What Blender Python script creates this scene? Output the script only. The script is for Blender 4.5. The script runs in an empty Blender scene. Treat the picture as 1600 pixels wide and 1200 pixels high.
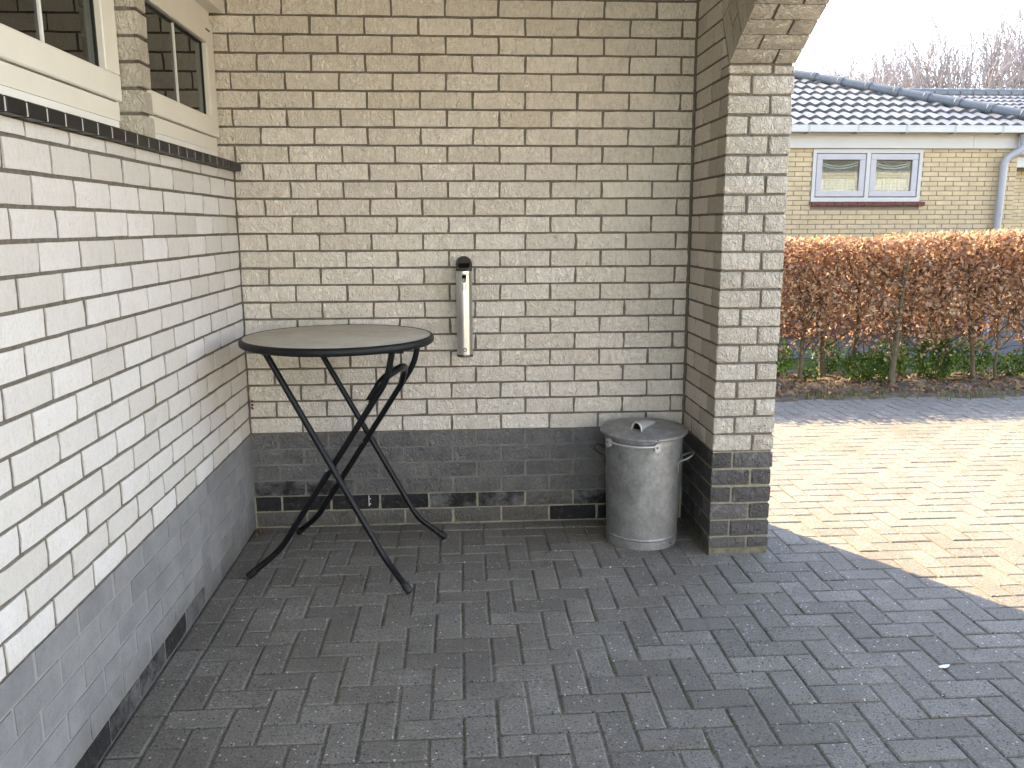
import bpy, math, random
import numpy as np
from mathutils import Vector, Matrix
random.seed(7); RNG = np.random.default_rng(7)
sc = bpy.context.scene
COL = sc.collection

# ------------------------------------------------------------------ camera
F_PX, CAM = 1292.494, Vector((1.06742, -4.15410, 1.53197))
PITCH, YAW, ROLL = 0.18821, 0.06315, -0.00312
fw = Vector((math.sin(YAW)*math.cos(PITCH), math.cos(YAW)*math.cos(PITCH), -math.sin(PITCH)))
rt0 = Vector((math.cos(YAW), -math.sin(YAW), 0)); up0 = rt0.cross(fw)
rt = rt0*math.cos(ROLL) + up0*math.sin(ROLL); up = -rt0*math.sin(ROLL) + up0*math.cos(ROLL)
cd = bpy.data.cameras.new('camera'); cam = bpy.data.objects.new('camera', cd); COL.objects.link(cam)
cd.sensor_width = 36; cd.lens = F_PX/1600*36; cd.clip_start = 0.05; cd.clip_end = 3000
M = Matrix((rt, up, -fw)).transposed().to_4x4(); M.translation = CAM; cam.matrix_world = M
sc.camera = cam
def project(P):
    d = Vector(P) - CAM
    z = d.dot(fw)
    return (800 + F_PX*d.dot(rt)/z, 600 - F_PX*d.dot(up)/z, z)

# ------------------------------------------------------------------ sky and sun
SUN_AZ, SUN_EL = math.radians(32.0), math.radians(41.0)      # azimuth measured from +y towards -x
w = bpy.data.worlds.new('World'); sc.world = w; w.use_nodes = True
nt = w.node_tree; bg = nt.nodes['Background']
sky = nt.nodes.new('ShaderNodeTexSky'); sky.sky_type = 'NISHITA'; sky.sun_disc = False
sky.sun_elevation = SUN_EL; sky.sun_rotation = -SUN_AZ; sky.air_density = 1.0; sky.dust_density = 0.25; sky.ozone_density = 2.0
nt.links.new(sky.outputs[0], bg.inputs[0]); bg.inputs[1].default_value = 0.15
sd = bpy.data.lights.new('sun', 'SUN'); sd.energy = 2.1; sd.angle = math.radians(0.55); sd.color = (1.0, 0.92, 0.68)
so = bpy.data.objects.new('sun', sd); COL.objects.link(so)
to_sun = Vector((-math.sin(SUN_AZ)*math.cos(SUN_EL), math.cos(SUN_AZ)*math.cos(SUN_EL), math.sin(SUN_EL)))
so.rotation_euler = to_sun.to_track_quat('Z', 'Y').to_euler(); so.location = to_sun*30
vs = sc.view_settings; vs.view_transform = 'Standard'; vs.look = 'None'; vs.gamma = 1; vs.exposure = 3.27; vs.use_curve_mapping = False
vs.use_white_balance = True; vs.white_balance_temperature = 8500; vs.white_balance_tint = 17
sc.render.engine = 'CYCLES'
cy = sc.cycles; cy.use_denoising = True; cy.max_bounces = 7; cy.diffuse_bounces = 6; cy.glossy_bounces = 3; cy.use_adaptive_sampling = True; cy.adaptive_threshold = 0.02
cy.transparent_max_bounces = 12; cy.transmission_bounces = 4; cy.caustics_reflective = False; cy.caustics_refractive = False
cy.sample_clamp_indirect = 8
try: cy.denoiser = 'OPENIMAGEDENOISE'
except Exception: pass

# ------------------------------------------------------------------ material helpers
class NT:
    def __init__(s, name):
        s.m = bpy.data.materials.new(name); s.m.use_nodes = True; s.t = s.m.node_tree
        s.b = s.t.nodes['Principled BSDF']; s.out = s.t.nodes['Material Output']
    def n(s, typ, **kw):
        nd = s.t.nodes.new(typ)
        for k, v in kw.items():
            if k.startswith('i_'):
                key = k[2:]; nd.inputs[int(key) if key.isdigit() else key.replace('_', ' ')].default_value = v
            else: setattr(nd, k, v)
        return nd
    def l(s, a, b): s.t.links.new(a, b)
    def set(s, **kw):
        for k, v in kw.items(): s.b.inputs[k.replace('_', ' ')].default_value = v
        return s
    def pos(s, sx=1, sy=1, sz=1, rnd=0.0, flat=False):
        """world position (flat: x+y along a wall, so it works on walls of both directions), jittered per object"""
        g = s.n('ShaderNodeNewGeometry'); src = g.outputs['Position']
        if flat:
            sp = s.n('ShaderNodeSeparateXYZ'); s.l(src, sp.inputs[0])
            ad = s.n('ShaderNodeMath', operation='ADD'); s.l(sp.outputs[0], ad.inputs[0]); s.l(sp.outputs[1], ad.inputs[1])
            cb = s.n('ShaderNodeCombineXYZ'); s.l(ad.outputs[0], cb.inputs[0]); s.l(sp.outputs[1], cb.inputs[1]); s.l(sp.outputs[2], cb.inputs[2])
            src = cb.outputs[0]
        if rnd:
            oi = s.n('ShaderNodeObjectInfo'); vm = s.n('ShaderNodeVectorMath', operation='SCALE')
            cb = s.n('ShaderNodeCombineXYZ')
            for i in range(3): s.l(oi.outputs['Random'], cb.inputs[i])
            s.l(cb.outputs[0], vm.inputs[0]); vm.inputs['Scale'].default_value = rnd
            av = s.n('ShaderNodeVectorMath', operation='ADD'); s.l(src, av.inputs[0]); s.l(vm.outputs[0], av.inputs[1]); src = av.outputs[0]
        mp = s.n('ShaderNodeMapping'); mp.inputs['Scale'].default_value = (sx, sy, sz); s.l(src, mp.inputs[0])
        return mp.outputs[0]
    def noise(s, vec, scale, detail=4, rough=0.55, dist=0.0):
        nd = s.n('ShaderNodeTexNoise', i_Scale=scale, i_Detail=detail, i_Roughness=rough, i_Distortion=dist)
        if vec is not None: s.l(vec, nd.inputs['Vector'])
        return nd.outputs['Fac']
    def voro(s, vec, scale, feat='F1'):
        nd = s.n('ShaderNodeTexVoronoi', feature=feat, i_Scale=scale)
        if vec is not None: s.l(vec, nd.inputs['Vector'])
        return nd.outputs['Distance']
    def ramp(s, fac, stops):
        nd = s.n('ShaderNodeValToRGB'); e = nd.color_ramp.elements
        while len(e) < len(stops): e.new(0.5)
        for x, (p, c) in zip(e, stops): x.position = p; x.color = (c, c, c, 1) if isinstance(c, (int, float)) else (*c, 1)
        s.l(fac, nd.inputs[0]); return nd.outputs[0]
    def mix(s, fac, a, b, mode='MIX'):
        nd = s.n('ShaderNodeMix', data_type='RGBA', blend_type=mode)
        if isinstance(fac, (int, float)): nd.inputs[0].default_value = fac
        else: s.l(fac, nd.inputs[0])
        for sk, v in ((nd.inputs[6], a), (nd.inputs[7], b)):
            if isinstance(v, tuple): sk.default_value = (*v, 1)
            else: s.l(v, sk)
        return nd.outputs[2]
    def math(s, op, a, b=None):
        nd = s.n('ShaderNodeMath', operation=op)
        for i, v in enumerate((a, b)):
            if v is None: continue
            if isinstance(v, (int, float)): nd.inputs[i].default_value = v
            else: s.l(v, nd.inputs[i])
        return nd.outputs[0]
    def orand(s): return s.n('ShaderNodeObjectInfo').outputs['Random']
    def color(s, c): s.l(c, s.b.inputs['Base Color']); return s
    def bump(s, h, strength=0.5, dist=0.01):
        nd = s.n('ShaderNodeBump', i_Strength=strength, i_Distance=dist); s.l(h, nd.inputs['Height']); s.l(nd.outputs[0], s.b.inputs['Normal']); return s
    def rough(s, r): s.l(r, s.b.inputs['Roughness']); return s

def chisel(t, rnd=3.0, a=1.0):
    """height field of a split brick face: long wavy strokes plus grain"""
    v = t.pos(46, 46, 34, rnd*40, flat=True)
    n1 = t.noise(v, 1.0, 3, 0.5, 1.2)
    r = t.math('ABSOLUTE', t.math('SUBTRACT', n1, 0.5))
    n2 = t.noise(t.pos(1, 1, 1, rnd), 22, 3, 0.6)
    n3 = t.noise(t.pos(1, 1, 1, rnd), 260, 2, 0.6)
    h = t.math('ADD', t.math('MULTIPLY', r, 2.6), t.math('MULTIPLY', n2, 1.6))
    return t.math('ADD', h, t.math('MULTIPLY', n3, 0.03))

def m_brick_white(name, bump, tint=1.0, warm=(1, 1, 1), dist=0.016, relief_shade=0.5):
    t = NT(name)
    c0 = tuple(v*tint*k for v, k in zip((0.56, 0.525, 0.455), warm)); c1 = tuple(v*tint*k for v, k in zip((0.67, 0.64, 0.575), warm))
    c = t.mix(t.orand(), c0, c1)
    n = t.noise(t.pos(1, 1, 1, 5.0), 9, 5, 0.6)
    c = t.mix(t.ramp(n, [(0.35, 0.0), (0.75, 0.3)]), c, tuple(v*tint for v in (0.52, 0.485, 0.42)))
    c = t.mix(t.ramp(t.noise(t.pos(1, 1, 1, 4.0), 130, 3, 0.7), [(0.30, 0.4), (0.46, 0.0)]), c, tuple(v*tint for v in (0.40, 0.37, 0.32)))
    st = t.noise(t.pos(60, 60, 19, 170.0, flat=True), 1.0, 4, 0.6, 1.4)
    c = t.mix(t.ramp(st, [(0.34, relief_shade), (0.50, 0.0)]), c, tuple(v*tint for v in (0.33, 0.30, 0.25))); c = t.mix(t.ramp(st, [(0.56, 0.0), (0.72, relief_shade*0.5)]), c, (0.84, 0.80, 0.74))  # darker and lighter strokes painted into the colour as shading of the relief
    sp = t.ramp(t.voro(t.pos(1, 1, 1, 9.0), 42), [(0.0, 1), (0.07, 0.0)])
    keep = t.ramp(t.noise(t.pos(1, 1, 1, 2.0), 14, 2), [(0.58, 0), (0.68, 1)])
    c = t.mix(t.math('MULTIPLY', t.math('MULTIPLY', sp, keep), 0.7), c, (0.16, 0.13, 0.10))
    t.color(c).bump(chisel(t), bump, dist).set(Roughness=0.9, Specular_IOR_Level=0.15)
    return t.m
def m_mortar():
    t = NT('mortar')
    z = t.n('ShaderNodeSeparateXYZ'); g = t.n('ShaderNodeNewGeometry'); t.l(g.outputs['Position'], z.inputs[0])
    n = t.noise(t.pos(), 60, 4); c = t.ramp(n, [(0.3, (0.125, 0.108, 0.086)), (0.7, (0.20, 0.178, 0.148))])
    t.color(c).bump(t.noise(t.pos(), 320, 3), 0.6, 0.004).set(Roughness=0.95, Specular_IOR_Level=0.1); return t.m
def m_paint(name, a, b, bump):
    """grey masonry paint over split brick, scuffed"""
    t = NT(name)
    c = t.ramp(t.noise(t.pos(1, 1, 1, 1.5), 7, 5, 0.65), [(0.3, a), (0.7, b)])
    c = t.mix(t.math('MULTIPLY', t.orand(), 0.35), c, tuple(v*0.8 for v in a))
    c = t.mix(t.ramp(t.voro(t.pos(), 55), [(0.0, 0.5), (0.05, 0.0)]), c, (0.34, 0.33, 0.31))
    sz = t.n('ShaderNodeSeparateXYZ'); gg = t.n('ShaderNodeNewGeometry'); t.l(gg.outputs['Position'], sz.inputs[0])
    low = t.ramp(t.math('ADD', sz.outputs[2], t.math('MULTIPLY', t.noise(t.pos(), 5, 5, 0.7), 0.35)), [(0.20, 0.6), (0.36, 0.0)])
    c = t.mix(low, c, (0.095, 0.085, 0.068))
    scf = t.ramp(t.noise(t.pos(1, 1, 2.5), 13, 5, 0.75), [(0.62, 0), (0.72, 0.5)])
    c = t.mix(scf, c, (0.33, 0.32, 0.30))
    t.color(c).bump(chisel(t, 3.0), bump, 0.016).set(Roughness=0.72, Specular_IOR_Level=0.3); return t.m
def m_black_brick(name, cover):
    """dark original brick with grey paint left on part of it"""
    t = NT(name)
    n = t.noise(t.pos(1, 1, 1.3, 1.0), 6, 6, 0.7)
    mk = t.ramp(n, [(cover-0.09, 0), (cover+0.09, 1)])
    c = t.mix(mk, (0.024, 0.023, 0.024), (0.14, 0.138, 0.138))
    c = t.mix(t.math('MULTIPLY', t.ramp(t.noise(t.pos(), 30, 4), [(0.55, 0), (0.8, 1)]), 0.25), c, (0.30, 0.28, 0.24))
    t.color(c).bump(chisel(t), 0.9, 0.014).set(Roughness=0.7, Specular_IOR_Level=0.25); return t.m
def m_pier_dark():
    t = NT('dark_grey_brick')
    c = t.mix(t.orand(), (0.085, 0.08, 0.078), (0.15, 0.143, 0.142))
    eff = t.ramp(t.noise(t.pos(1, 1, 1, 4.0), 11, 5, 0.65), [(0.56, 0), (0.74, 0.75)])
    c = t.mix(eff, c, (0.36, 0.35, 0.34))
    t.color(c).bump(chisel(t), 0.9, 0.016).set(Roughness=0.85, Specular_IOR_Level=0.2); return t.m
def m_plain(name, col, rough=0.6, metal=0.0, spec=0.4, var=0.12, scale=12, bump=0.0, bscale=200):
    t = NT(name)
    n = t.noise(t.pos(1, 1, 1, 1.0), scale, 5, 0.6)
    c = t.ramp(n, [(0.25, tuple(v*(1-var) for v in col)), (0.75, tuple(min(1, v*(1+var)) for v in col))])
    t.color(c).set(Roughness=rough, Metallic=metal, Specular_IOR_Level=spec)
    if bump: t.bump(t.noise(t.pos(1, 1, 1, 1.0), bscale, 3), bump, 0.003)
    return t.m
def m_paver():
    t = NT('concrete_paver')
    base = t.mix(t.orand(), (0.180, 0.161, 0.135), (0.268, 0.243, 0.206))
    n = t.noise(t.pos(1, 1, 1, 3.0), 7, 4, 0.65)
    c = t.mix(t.ramp(n, [(0.35, 0.0), (0.75, 0.6)]), base, (0.138, 0.121, 0.10))
    f = t.noise(t.pos(1, 1, 1, 3.0), 150, 4, 0.75)
    c = t.mix(t.ramp(f, [(0.36, 0.75), (0.52, 0.0)]), c, (0.065, 0.060, 0.055))
    c = t.mix(t.ramp(f, [(0.56, 0.0), (0.72, 0.55)]), c, (0.42, 0.40, 0.36))
    cell = t.n('ShaderNodeTexVoronoi', i_Scale=120.0); t.l(t.pos(1, 1, 0.2, 7.0), cell.inputs['Vector'])
    sep = t.n('ShaderNodeSeparateColor'); t.l(cell.outputs['Color'], sep.inputs[0])
    core = t.ramp(cell.outputs['Distance'], [(0.30, 1), (0.48, 0)])
    wht = t.math('MULTIPLY', core, t.ramp(sep.outputs[0], [(0.972, 0), (0.98, 1)]))
    drk = t.math('MULTIPLY', core, t.ramp(sep.outputs[1], [(0.90, 0), (0.92, 1)]))
    c = t.mix(wht, c, (0.62, 0.60, 0.55)); c = t.mix(t.math('MULTIPLY', drk, 0.8), c, (0.035, 0.03, 0.028))
    stain = t.ramp(t.noise(t.pos(), 1.9, 4, 0.6), [(0.48, 0), (0.72, 0.5)])
    c = t.mix(stain, c, (0.115, 0.098, 0.078))
    h = t.math('SUBTRACT', f, t.math('MULTIPLY', drk, 0.7))
    t.color(c).bump(h, 0.9, 0.005).set(Roughness=0.8, Specular_IOR_Level=0.3); return t.m
def m_sand():
    t = NT('joint_sand')
    n = t.noise(t.pos(), 90, 4); c = t.ramp(n, [(0.3, (0.10, 0.09, 0.07)), (0.7, (0.25, 0.225, 0.175))])
    gm = t.ramp(t.noise(t.pos(), 3.5, 4, 0.6), [(0.55, 0), (0.66, 0.8)])
    c = t.mix(gm, c, (0.055, 0.075, 0.02))
    t.color(c).bump(n, 0.7, 0.006).set(Roughness=1.0, Specular_IOR_Level=0.1); return t.m
def m_leaf(name, cols, trans=0.5, rough=0.5):
    t = NT(name)
    g = t.n('ShaderNodeNewGeometry'); k = len(cols)-1
    c = t.ramp(g.outputs['Random Per Island'], [(i/k, cc) for i, cc in enumerate(cols)])
    t.color(c).set(Roughness=rough, Specular_IOR_Level=0.4)
    tr = t.n('ShaderNodeBsdfTranslucent'); t.l(t.mix(0.0, c, c), tr.inputs[0])
    mx = t.n('ShaderNodeMixShader', i_0=trans); t.l(t.b.outputs[0], mx.inputs[1]); t.l(tr.outputs[0], mx.inputs[2]); t.l(mx.outputs[0], t.out.inputs[0])
    return t.m
def m_glass(name='window_glass', gloss=(0.9, 0.95, 0.95)):
    t = NT(name)
    tr = t.n('ShaderNodeBsdfTransparent'); tr.inputs[0].default_value = (0.82, 0.86, 0.84, 1)
    gl = t.n('ShaderNodeBsdfGlossy', i_Roughness=0.004); gl.inputs[0].default_value = (*gloss, 1)
    fr = t.n('ShaderNodeFresnel', i_IOR=1.75)
    v = t.n('ShaderNodeBump', i_Strength=0.03, i_Distance=0.02); t.l(t.noise(t.pos(), 2.5, 1), v.inputs['Height']); t.l(v.outputs[0], gl.inputs['Normal'])
    mx = t.n('ShaderNodeMixShader'); t.l(fr.outputs[0], mx.inputs[0]); t.l(tr.outputs[0], mx.inputs[1]); t.l(gl.outputs[0], mx.inputs[2]); t.l(mx.outputs[0], t.out.inputs[0])
    return t.m
def m_zinc():
    t = NT('galvanised_zinc')
    n = t.noise(t.pos(1, 1, 0.7), 12, 5, 0.6); v = t.n('ShaderNodeTexVoronoi', i_Scale=70.0); t.l(t.pos(), v.inputs['Vector'])
    c = t.ramp(n, [(0.25, (0.17, 0.182, 0.178)), (0.5, (0.26, 0.275, 0.27)), (0.75, (0.36, 0.378, 0.37))])
    c = t.mix(0.16, c, v.outputs['Color'], 'OVERLAY')
    bw = t.n('ShaderNodeRGBToBW'); t.l(c, bw.inputs[0]); c2 = t.mix(0.85, c, bw.outputs[0])
    t.color(c2).rough(t.ramp(n, [(0.3, 0.62), (0.7, 0.42)])).bump(t.noise(t.pos(), 40, 3), 0.08, 0.004).set(Metallic=0.55, Specular_IOR_Level=0.4); return t.m
def m_roof():
    t = NT('glazed_roof_tile')
    c = t.mix(t.orand(), (0.060, 0.062, 0.068), (0.095, 0.096, 0.10))
    c = t.mix(t.ramp(t.noise(t.pos(), 12, 4), [(0.5, 0), (0.8, 0.35)]), c, (0.15, 0.14, 0.12))
    t.color(c).bump(t.noise(t.pos(), 90, 3), 0.2, 0.003).set(Roughness=0.42, Specular_IOR_Level=0.6); return t.m
def m_table_top():
    t = NT('speckled_laminate')
    n = t.noise(t.pos(), 8, 6, 0.7); c = t.ramp(n, [(0.3, (0.48, 0.435, 0.355)), (0.7, (0.66, 0.605, 0.51))])
    c = t.mix(t.ramp(t.noise(t.pos(), 130, 2, 0.6), [(0.4, 0.35), (0.6, 0.0)]), c, (0.33, 0.30, 0.24))
    t.color(c).rough(t.ramp(t.noise(t.pos(), 5, 4), [(0.3, 0.5), (0.7, 0.75)])).set(Specular_IOR_Level=0.4); return t.m
def m_black_tube():
    t = NT('black_painted_steel')
    rust = t.ramp(t.noise(t.pos(), 26, 5, 0.7), [(0.60, 0), (0.70, 1)])
    sp = t.n('ShaderNodeSeparateXYZ'); g = t.n('ShaderNodeNewGeometry'); t.l(g.outputs['Position'], sp.inputs[0])
    low = t.ramp(sp.outputs[2], [(0.05, 0.9), (0.45, 0.12)])
    f = t.math('MULTIPLY', rust, low)
    t.color(t.mix(f, (0.006, 0.0065, 0.008), (0.075, 0.030, 0.016))).rough(t.ramp(f, [(0, 0.36), (1, 0.85)])).bump(t.noise(t.pos(), 180, 2), 0.08, 0.002).set(Specular_IOR_Level=0.22); return t.m

MAT = dict(
    brick_back=m_brick_white('cream_split_brick', 0.9, 1.29, (1.0, 0.966, 0.985), 0.017, 0.34), brick_left=m_brick_white('white_split_brick', 0.3, 1.06, (0.975, 0.985, 1.09), 0.016, 0.15),
    brick_wing=m_plain('sunny_white_brick', (0.76, 0.73, 0.67), 0.9, 0, 0.1, 0.08, 6),
    brick_pier=m_brick_white('pier_split_brick', 0.9, 0.93, (1.01, 0.975, 0.95), 0.016, 0.35), mortar=m_mortar(),
    paint_back=m_paint('grey_masonry_paint', (0.12, 0.116, 0.115), (0.195, 0.19, 0.186), 0.9),
    paint_left=m_paint('blue_grey_masonry_paint', (0.19, 0.19, 0.198), (0.285, 0.282, 0.285), 0.35),
    paint_mortar=m_paint('painted_mortar', (0.15, 0.142, 0.13), (0.235, 0.22, 0.20), 0.3),
    paint_mortar_left=m_paint('painted_mortar_smooth', (0.27, 0.265, 0.26), (0.33, 0.325, 0.31), 0.1),
    black=m_black_brick('bare_black_brick', 0.72), half=m_black_brick('half_painted_brick', 0.50),
    pier_dark=m_pier_dark(), cream_mortar=m_plain('cream_mortar', (0.27, 0.25, 0.19), 0.95, 0, 0.1, 0.25, 40, 0.5, 300),
    mossy_mortar=m_plain('mossy_mortar', (0.17, 0.16, 0.115), 0.95, 0, 0.1, 0.4, 30, 0.6, 300),
    pvc=m_plain('cream_window_plastic', (0.74, 0.715, 0.655), 0.38, 0, 0.45, 0.05, 5), pvc_white=m_plain('white_drip_strip', (0.80, 0.80, 0.79), 0.4, 0, 0.4, 0.03, 5),
    rubber=m_plain('black_rubber', (0.012, 0.012, 0.012), 0.55, 0, 0.4), dark_room=m_plain('dark_room', (0.035, 0.036, 0.034), 0.9, 0, 0.1),
    glass=m_glass(), tile_black=m_plain('black_glazed_tile', (0.010, 0.010, 0.011), 0.4, 0, 0.25, 0.3, 20, 0.1, 120), tile_joint=m_plain('pale_tile_joint', (0.55, 0.53, 0.49), 0.9),
    ceiling=m_plain('brown_ceiling_board', (0.50, 0.45, 0.37), 0.7, 0, 0.3, 0.06, 3), fascia=m_plain('roof_edge', (0.25, 0.25, 0.25), 0.7),
    paver=m_paver(), sand=m_sand(), soil=m_plain('dark_soil', (0.105, 0.085, 0.064), 1.0, 0, 0.1, 0.5, 14, 1.0, 60), lawn=m_plain('lawn', (0.045, 0.065, 0.020), 1.0, 0, 0.1, 0.4, 20, 1.0, 80),
    base=m_plain('bare_ground', (0.13, 0.12, 0.10), 1.0, 0, 0.1, 0.3, 4, 0.5, 30), path=m_plain('garden_paving', (0.085, 0.082, 0.078), 0.9, 0, 0.2, 0.25, 10, 0.4, 50),
    zinc=m_zinc(), zinc_light=m_plain('bright_zinc', (0.50, 0.51, 0.52), 0.4, 0.45, 0.5, 0.15, 30), dark_wire=m_plain('dark_wire', (0.06, 0.055, 0.055), 0.5, 0.5, 0.5),
    steel=m_plain('brushed_steel', (0.58, 0.575, 0.56), 0.30, 0.95, 0.5, 0.06, 40), cap=m_plain('dark_cap', (0.085, 0.08, 0.075), 0.38, 0.6, 0.5, 0.2, 60), void=m_plain('slot_void', (0.004, 0.004, 0.004), 0.8, 0, 0.1),
    print_grey=m_plain('grey_print', (0.10, 0.10, 0.095), 0.5), top=m_table_top(), tube=m_black_tube(), edge=m_plain('black_rubber_edge', (0.008, 0.009, 0.011), 0.5, 0, 0.25, 0.2, 30),
    leaf=m_leaf('beech_leaf', [(0.17, 0.08, 0.045), (0.36, 0.185, 0.10), (0.48, 0.28, 0.165), (0.57, 0.40, 0.27), (0.27, 0.13, 0.07)], 0.52),
    leaf_pale=m_leaf('new_leaf', [(0.35, 0.36, 0.12), (0.50, 0.45, 0.20)], 0.5), green=m_leaf('shrub_leaf', [(0.03, 0.07, 0.012), (0.06, 0.13, 0.02), (0.10, 0.19, 0.035)], 0.4),
    grass=m_leaf('grass_blade', [(0.07, 0.09, 0.02), (0.17, 0.17, 0.06), (0.28, 0.24, 0.12)], 0.35), litter=m_leaf('dead_leaf', [(0.09, 0.04, 0.022), (0.20, 0.10, 0.05), (0.30, 0.20, 0.12)], 0.2),
    bark=m_plain('mossy_bark', (0.115, 0.095, 0.062), 0.95, 0, 0.15, 0.35, 25, 0.8, 60), twig=m_plain('dark_twig', (0.06, 0.045, 0.035), 0.9), treebark=m_plain('grey_bark', (0.26, 0.225, 0.225), 0.9, 0, 0.2, 0.2, 3),
    ybrick=m_plain('yellow_brick', (0.46, 0.355, 0.215), 0.9, 0, 0.15, 0.16, 5, 0.5, 120), ymortar=m_plain('pale_brown_mortar', (0.21, 0.175, 0.125), 0.95), redbrick=m_plain('red_brick', (0.13, 0.05, 0.042), 0.85, 0, 0.2, 0.2, 20),
    roof=m_roof(), ridge=m_plain('ridge_tile_grey', (0.085, 0.092, 0.10), 0.5, 0, 0.4, 0.15, 8), white_board=m_plain('white_painted_board', (0.44, 0.425, 0.385), 0.55, 0, 0.3, 0.04, 4),
    lilac=m_plain('lilac_grey_paint', (0.38, 0.36, 0.36), 0.5, 0, 0.3, 0.04, 6), pipe=m_plain('grey_plastic_pipe', (0.30, 0.295, 0.295), 0.45, 0, 0.4, 0.08, 8), curtain=m_plain('net_curtain', (0.85, 0.84, 0.78), 0.9),
    petal=m_plain('white_petal', (0.8, 0.78, 0.76), 0.7), screw=m_plain('screw', (0.45, 0.44, 0.42), 0.3, 0.9), sticker=m_plain('white_residue', (0.6, 0.59, 0.56), 0.8),
)

# ------------------------------------------------------------------ mesh helpers
class MB:
    def __init__(s): s.v = []; s.f = []
    def add(s, vs, fs):
        b = len(s.v); s.v += [tuple(v) for v in vs]; s.f += [tuple(i+b for i in f) for f in fs]; return s
    def box(s, x0, x1, y0, y1, z0, z1):
        return s.add([(x0,y0,z0),(x1,y0,z0),(x1,y1,z0),(x0,y1,z0),(x0,y0,z1),(x1,y0,z1),(x1,y1,z1),(x0,y1,z1)],
                     [(0,3,2,1),(4,5,6,7),(0,1,5,4),(1,2,6,5),(2,3,7,6),(3,0,4,7)])
    def bbox(s, x0, x1, y0, y1, z0, z1, b):
        """box with a bevel on every edge"""
        vs = []; 
        for (x, sx) in ((x0, 1), (x1, -1)):
            for (y, sy) in ((y0, 1), (y1, -1)):
                for (z, sz) in ((z0, 1), (z1, -1)):
                    vs += [(x, y+sy*b, z+sz*b), (x+sx*b, y, z+sz*b), (x+sx*b, y+sy*b, z)]
        i = lambda a, c, d, k: ((a*2+c)*2+d)*3+k
        fs = [(i(0,0,0,0), i(0,0,1,0), i(0,1,1,0), i(0,1,0,0)), (i(1,0,0,0), i(1,1,0,0), i(1,1,1,0), i(1,0,1,0)),
              (i(0,0,0,1), i(1,0,0,1), i(1,0,1,1), i(0,0,1,1)), (i(0,1,0,1), i(0,1,1,1), i(1,1,1,1), i(1,1,0,1)),
              (i(0,0,0,2), i(0,1,0,2), i(1,1,0,2), i(1,0,0,2)), (i(0,0,1,2), i(1,0,1,2), i(1,1,1,2), i(0,1,1,2))]
        for a in (0, 1):
            for c in (0, 1):
                fs += [(i(a,c,0,0), i(a,c,0,1), i(a,c,1,1), i(a,c,1,0)), (i(a,0,c,0), i(a,0,c,2), i(a,1,c,2), i(a,1,c,0)), (i(0,a,c,1), i(0,a,c,2), i(1,a,c,2), i(1,a,c,1))]
                for d in (0, 1): fs.append((i(a,c,d,0), i(a,c,d,1), i(a,c,d,2)))
        return s.add(vs, fs)
    def tube(s, pts, r, n=8, cap=True):
        pts = [Vector(p) for p in pts]; R = r if isinstance(r, (list, tuple)) else [r]*len(pts)
        b = len(s.v); prev = None
        for i, p in enumerate(pts):
            d = (pts[min(i+1, len(pts)-1)] - pts[max(i-1, 0)]).normalized()
            if prev is None: a = d.orthogonal().normalized()
            else: a = (prev - d*prev.dot(d)).normalized()
            prev = a; c = d.cross(a)
            for k in range(n):
                t = 2*math.pi*k/n; s.v.append(tuple(p + (a*math.cos(t) + c*math.sin(t))*R[i]))
        for i in range(len(pts)-1):
            for k in range(n):
                s.f.append((b+i*n+k, b+i*n+(k+1) % n, b+(i+1)*n+(k+1) % n, b+(i+1)*n+k))
        if cap:
            s.f.append(tuple(b+k for k in reversed(range(n)))); s.f.append(tuple(b+(len(pts)-1)*n+k for k in range(n)))
        return s
    def lathe(s, prof, n=48, c=(0, 0, 0), tilt=None):
        b = len(s.v)
        for (r, z) in prof:
            for k in range(n):
                t = 2*math.pi*k/n; p = Vector((r*math.cos(t), r*math.sin(t), z))
                if tilt: p = tilt @ p
                s.v.append(tuple(p + Vector(c)))
        for i in range(len(prof)-1):
            for k in range(n):
                s.f.append((b+i*n+k, b+i*n+(k+1) % n, b+(i+1)*n+(k+1) % n, b+(i+1)*n+k))
        s.f.append(tuple(b+k for k in reversed(range(n)))); s.f.append(tuple(b+(len(prof)-1)*n+k for k in range(n)))
        return s
    def prism(s, poly, fn, d0, d1):
        """polygon (2-D) extruded between depths d0, d1; fn(a, b, d) -> xyz"""
        n = len(poly); b = len(s.v)
        for d in (d0, d1): s.v += [tuple(fn(p[0], p[1], d)) for p in poly]
        s.f.append(tuple(b+i for i in range(n))); s.f.append(tuple(b+n+i for i in reversed(range(n))))
        for i in range(n): s.f.append((b+i, b+n+i, b+n+(i+1) % n, b+(i+1) % n))
        return s
    def mesh(s, name):
        me = bpy.data.meshes.new(name); me.from_pydata(s.v, [], s.f); me.update(); return me
def smooth(me, angle=40):
    me.shade_smooth() if hasattr(me, 'shade_smooth') else None
    me.set_sharp_from_angle(angle=math.radians(angle))
def fixn(me):
    import bmesh
    bm = bmesh.new(); bm.from_mesh(me); bmesh.ops.recalc_face_normals(bm, faces=bm.faces); bm.to_mesh(me); bm.free()
def put(name, me, mat, parent=None, loc=(0, 0, 0), rot=(0, 0, 0), sm=None):
    """link a mesh object; loc is in world space, parents carry no rotation"""
    if isinstance(me, MB):
        me = me.mesh(name); fixn(me)
        if sm: smooth(me, sm)
    if not me.materials: me.materials.append(None)
    o = bpy.data.objects.new(name, me); COL.objects.link(o)
    o.material_slots[0].link = 'OBJECT'; o.material_slots[0].material = MAT[mat] if isinstance(mat, str) else mat
    o.location = loc; o.rotation_euler = rot
    if parent is not None: o.parent = parent; o.location = Vector(loc) - wloc(parent)
    return o
def wloc(o):
    v = Vector(o.location)
    while o.parent: o = o.parent; v = v + o.location
    return v
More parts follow.
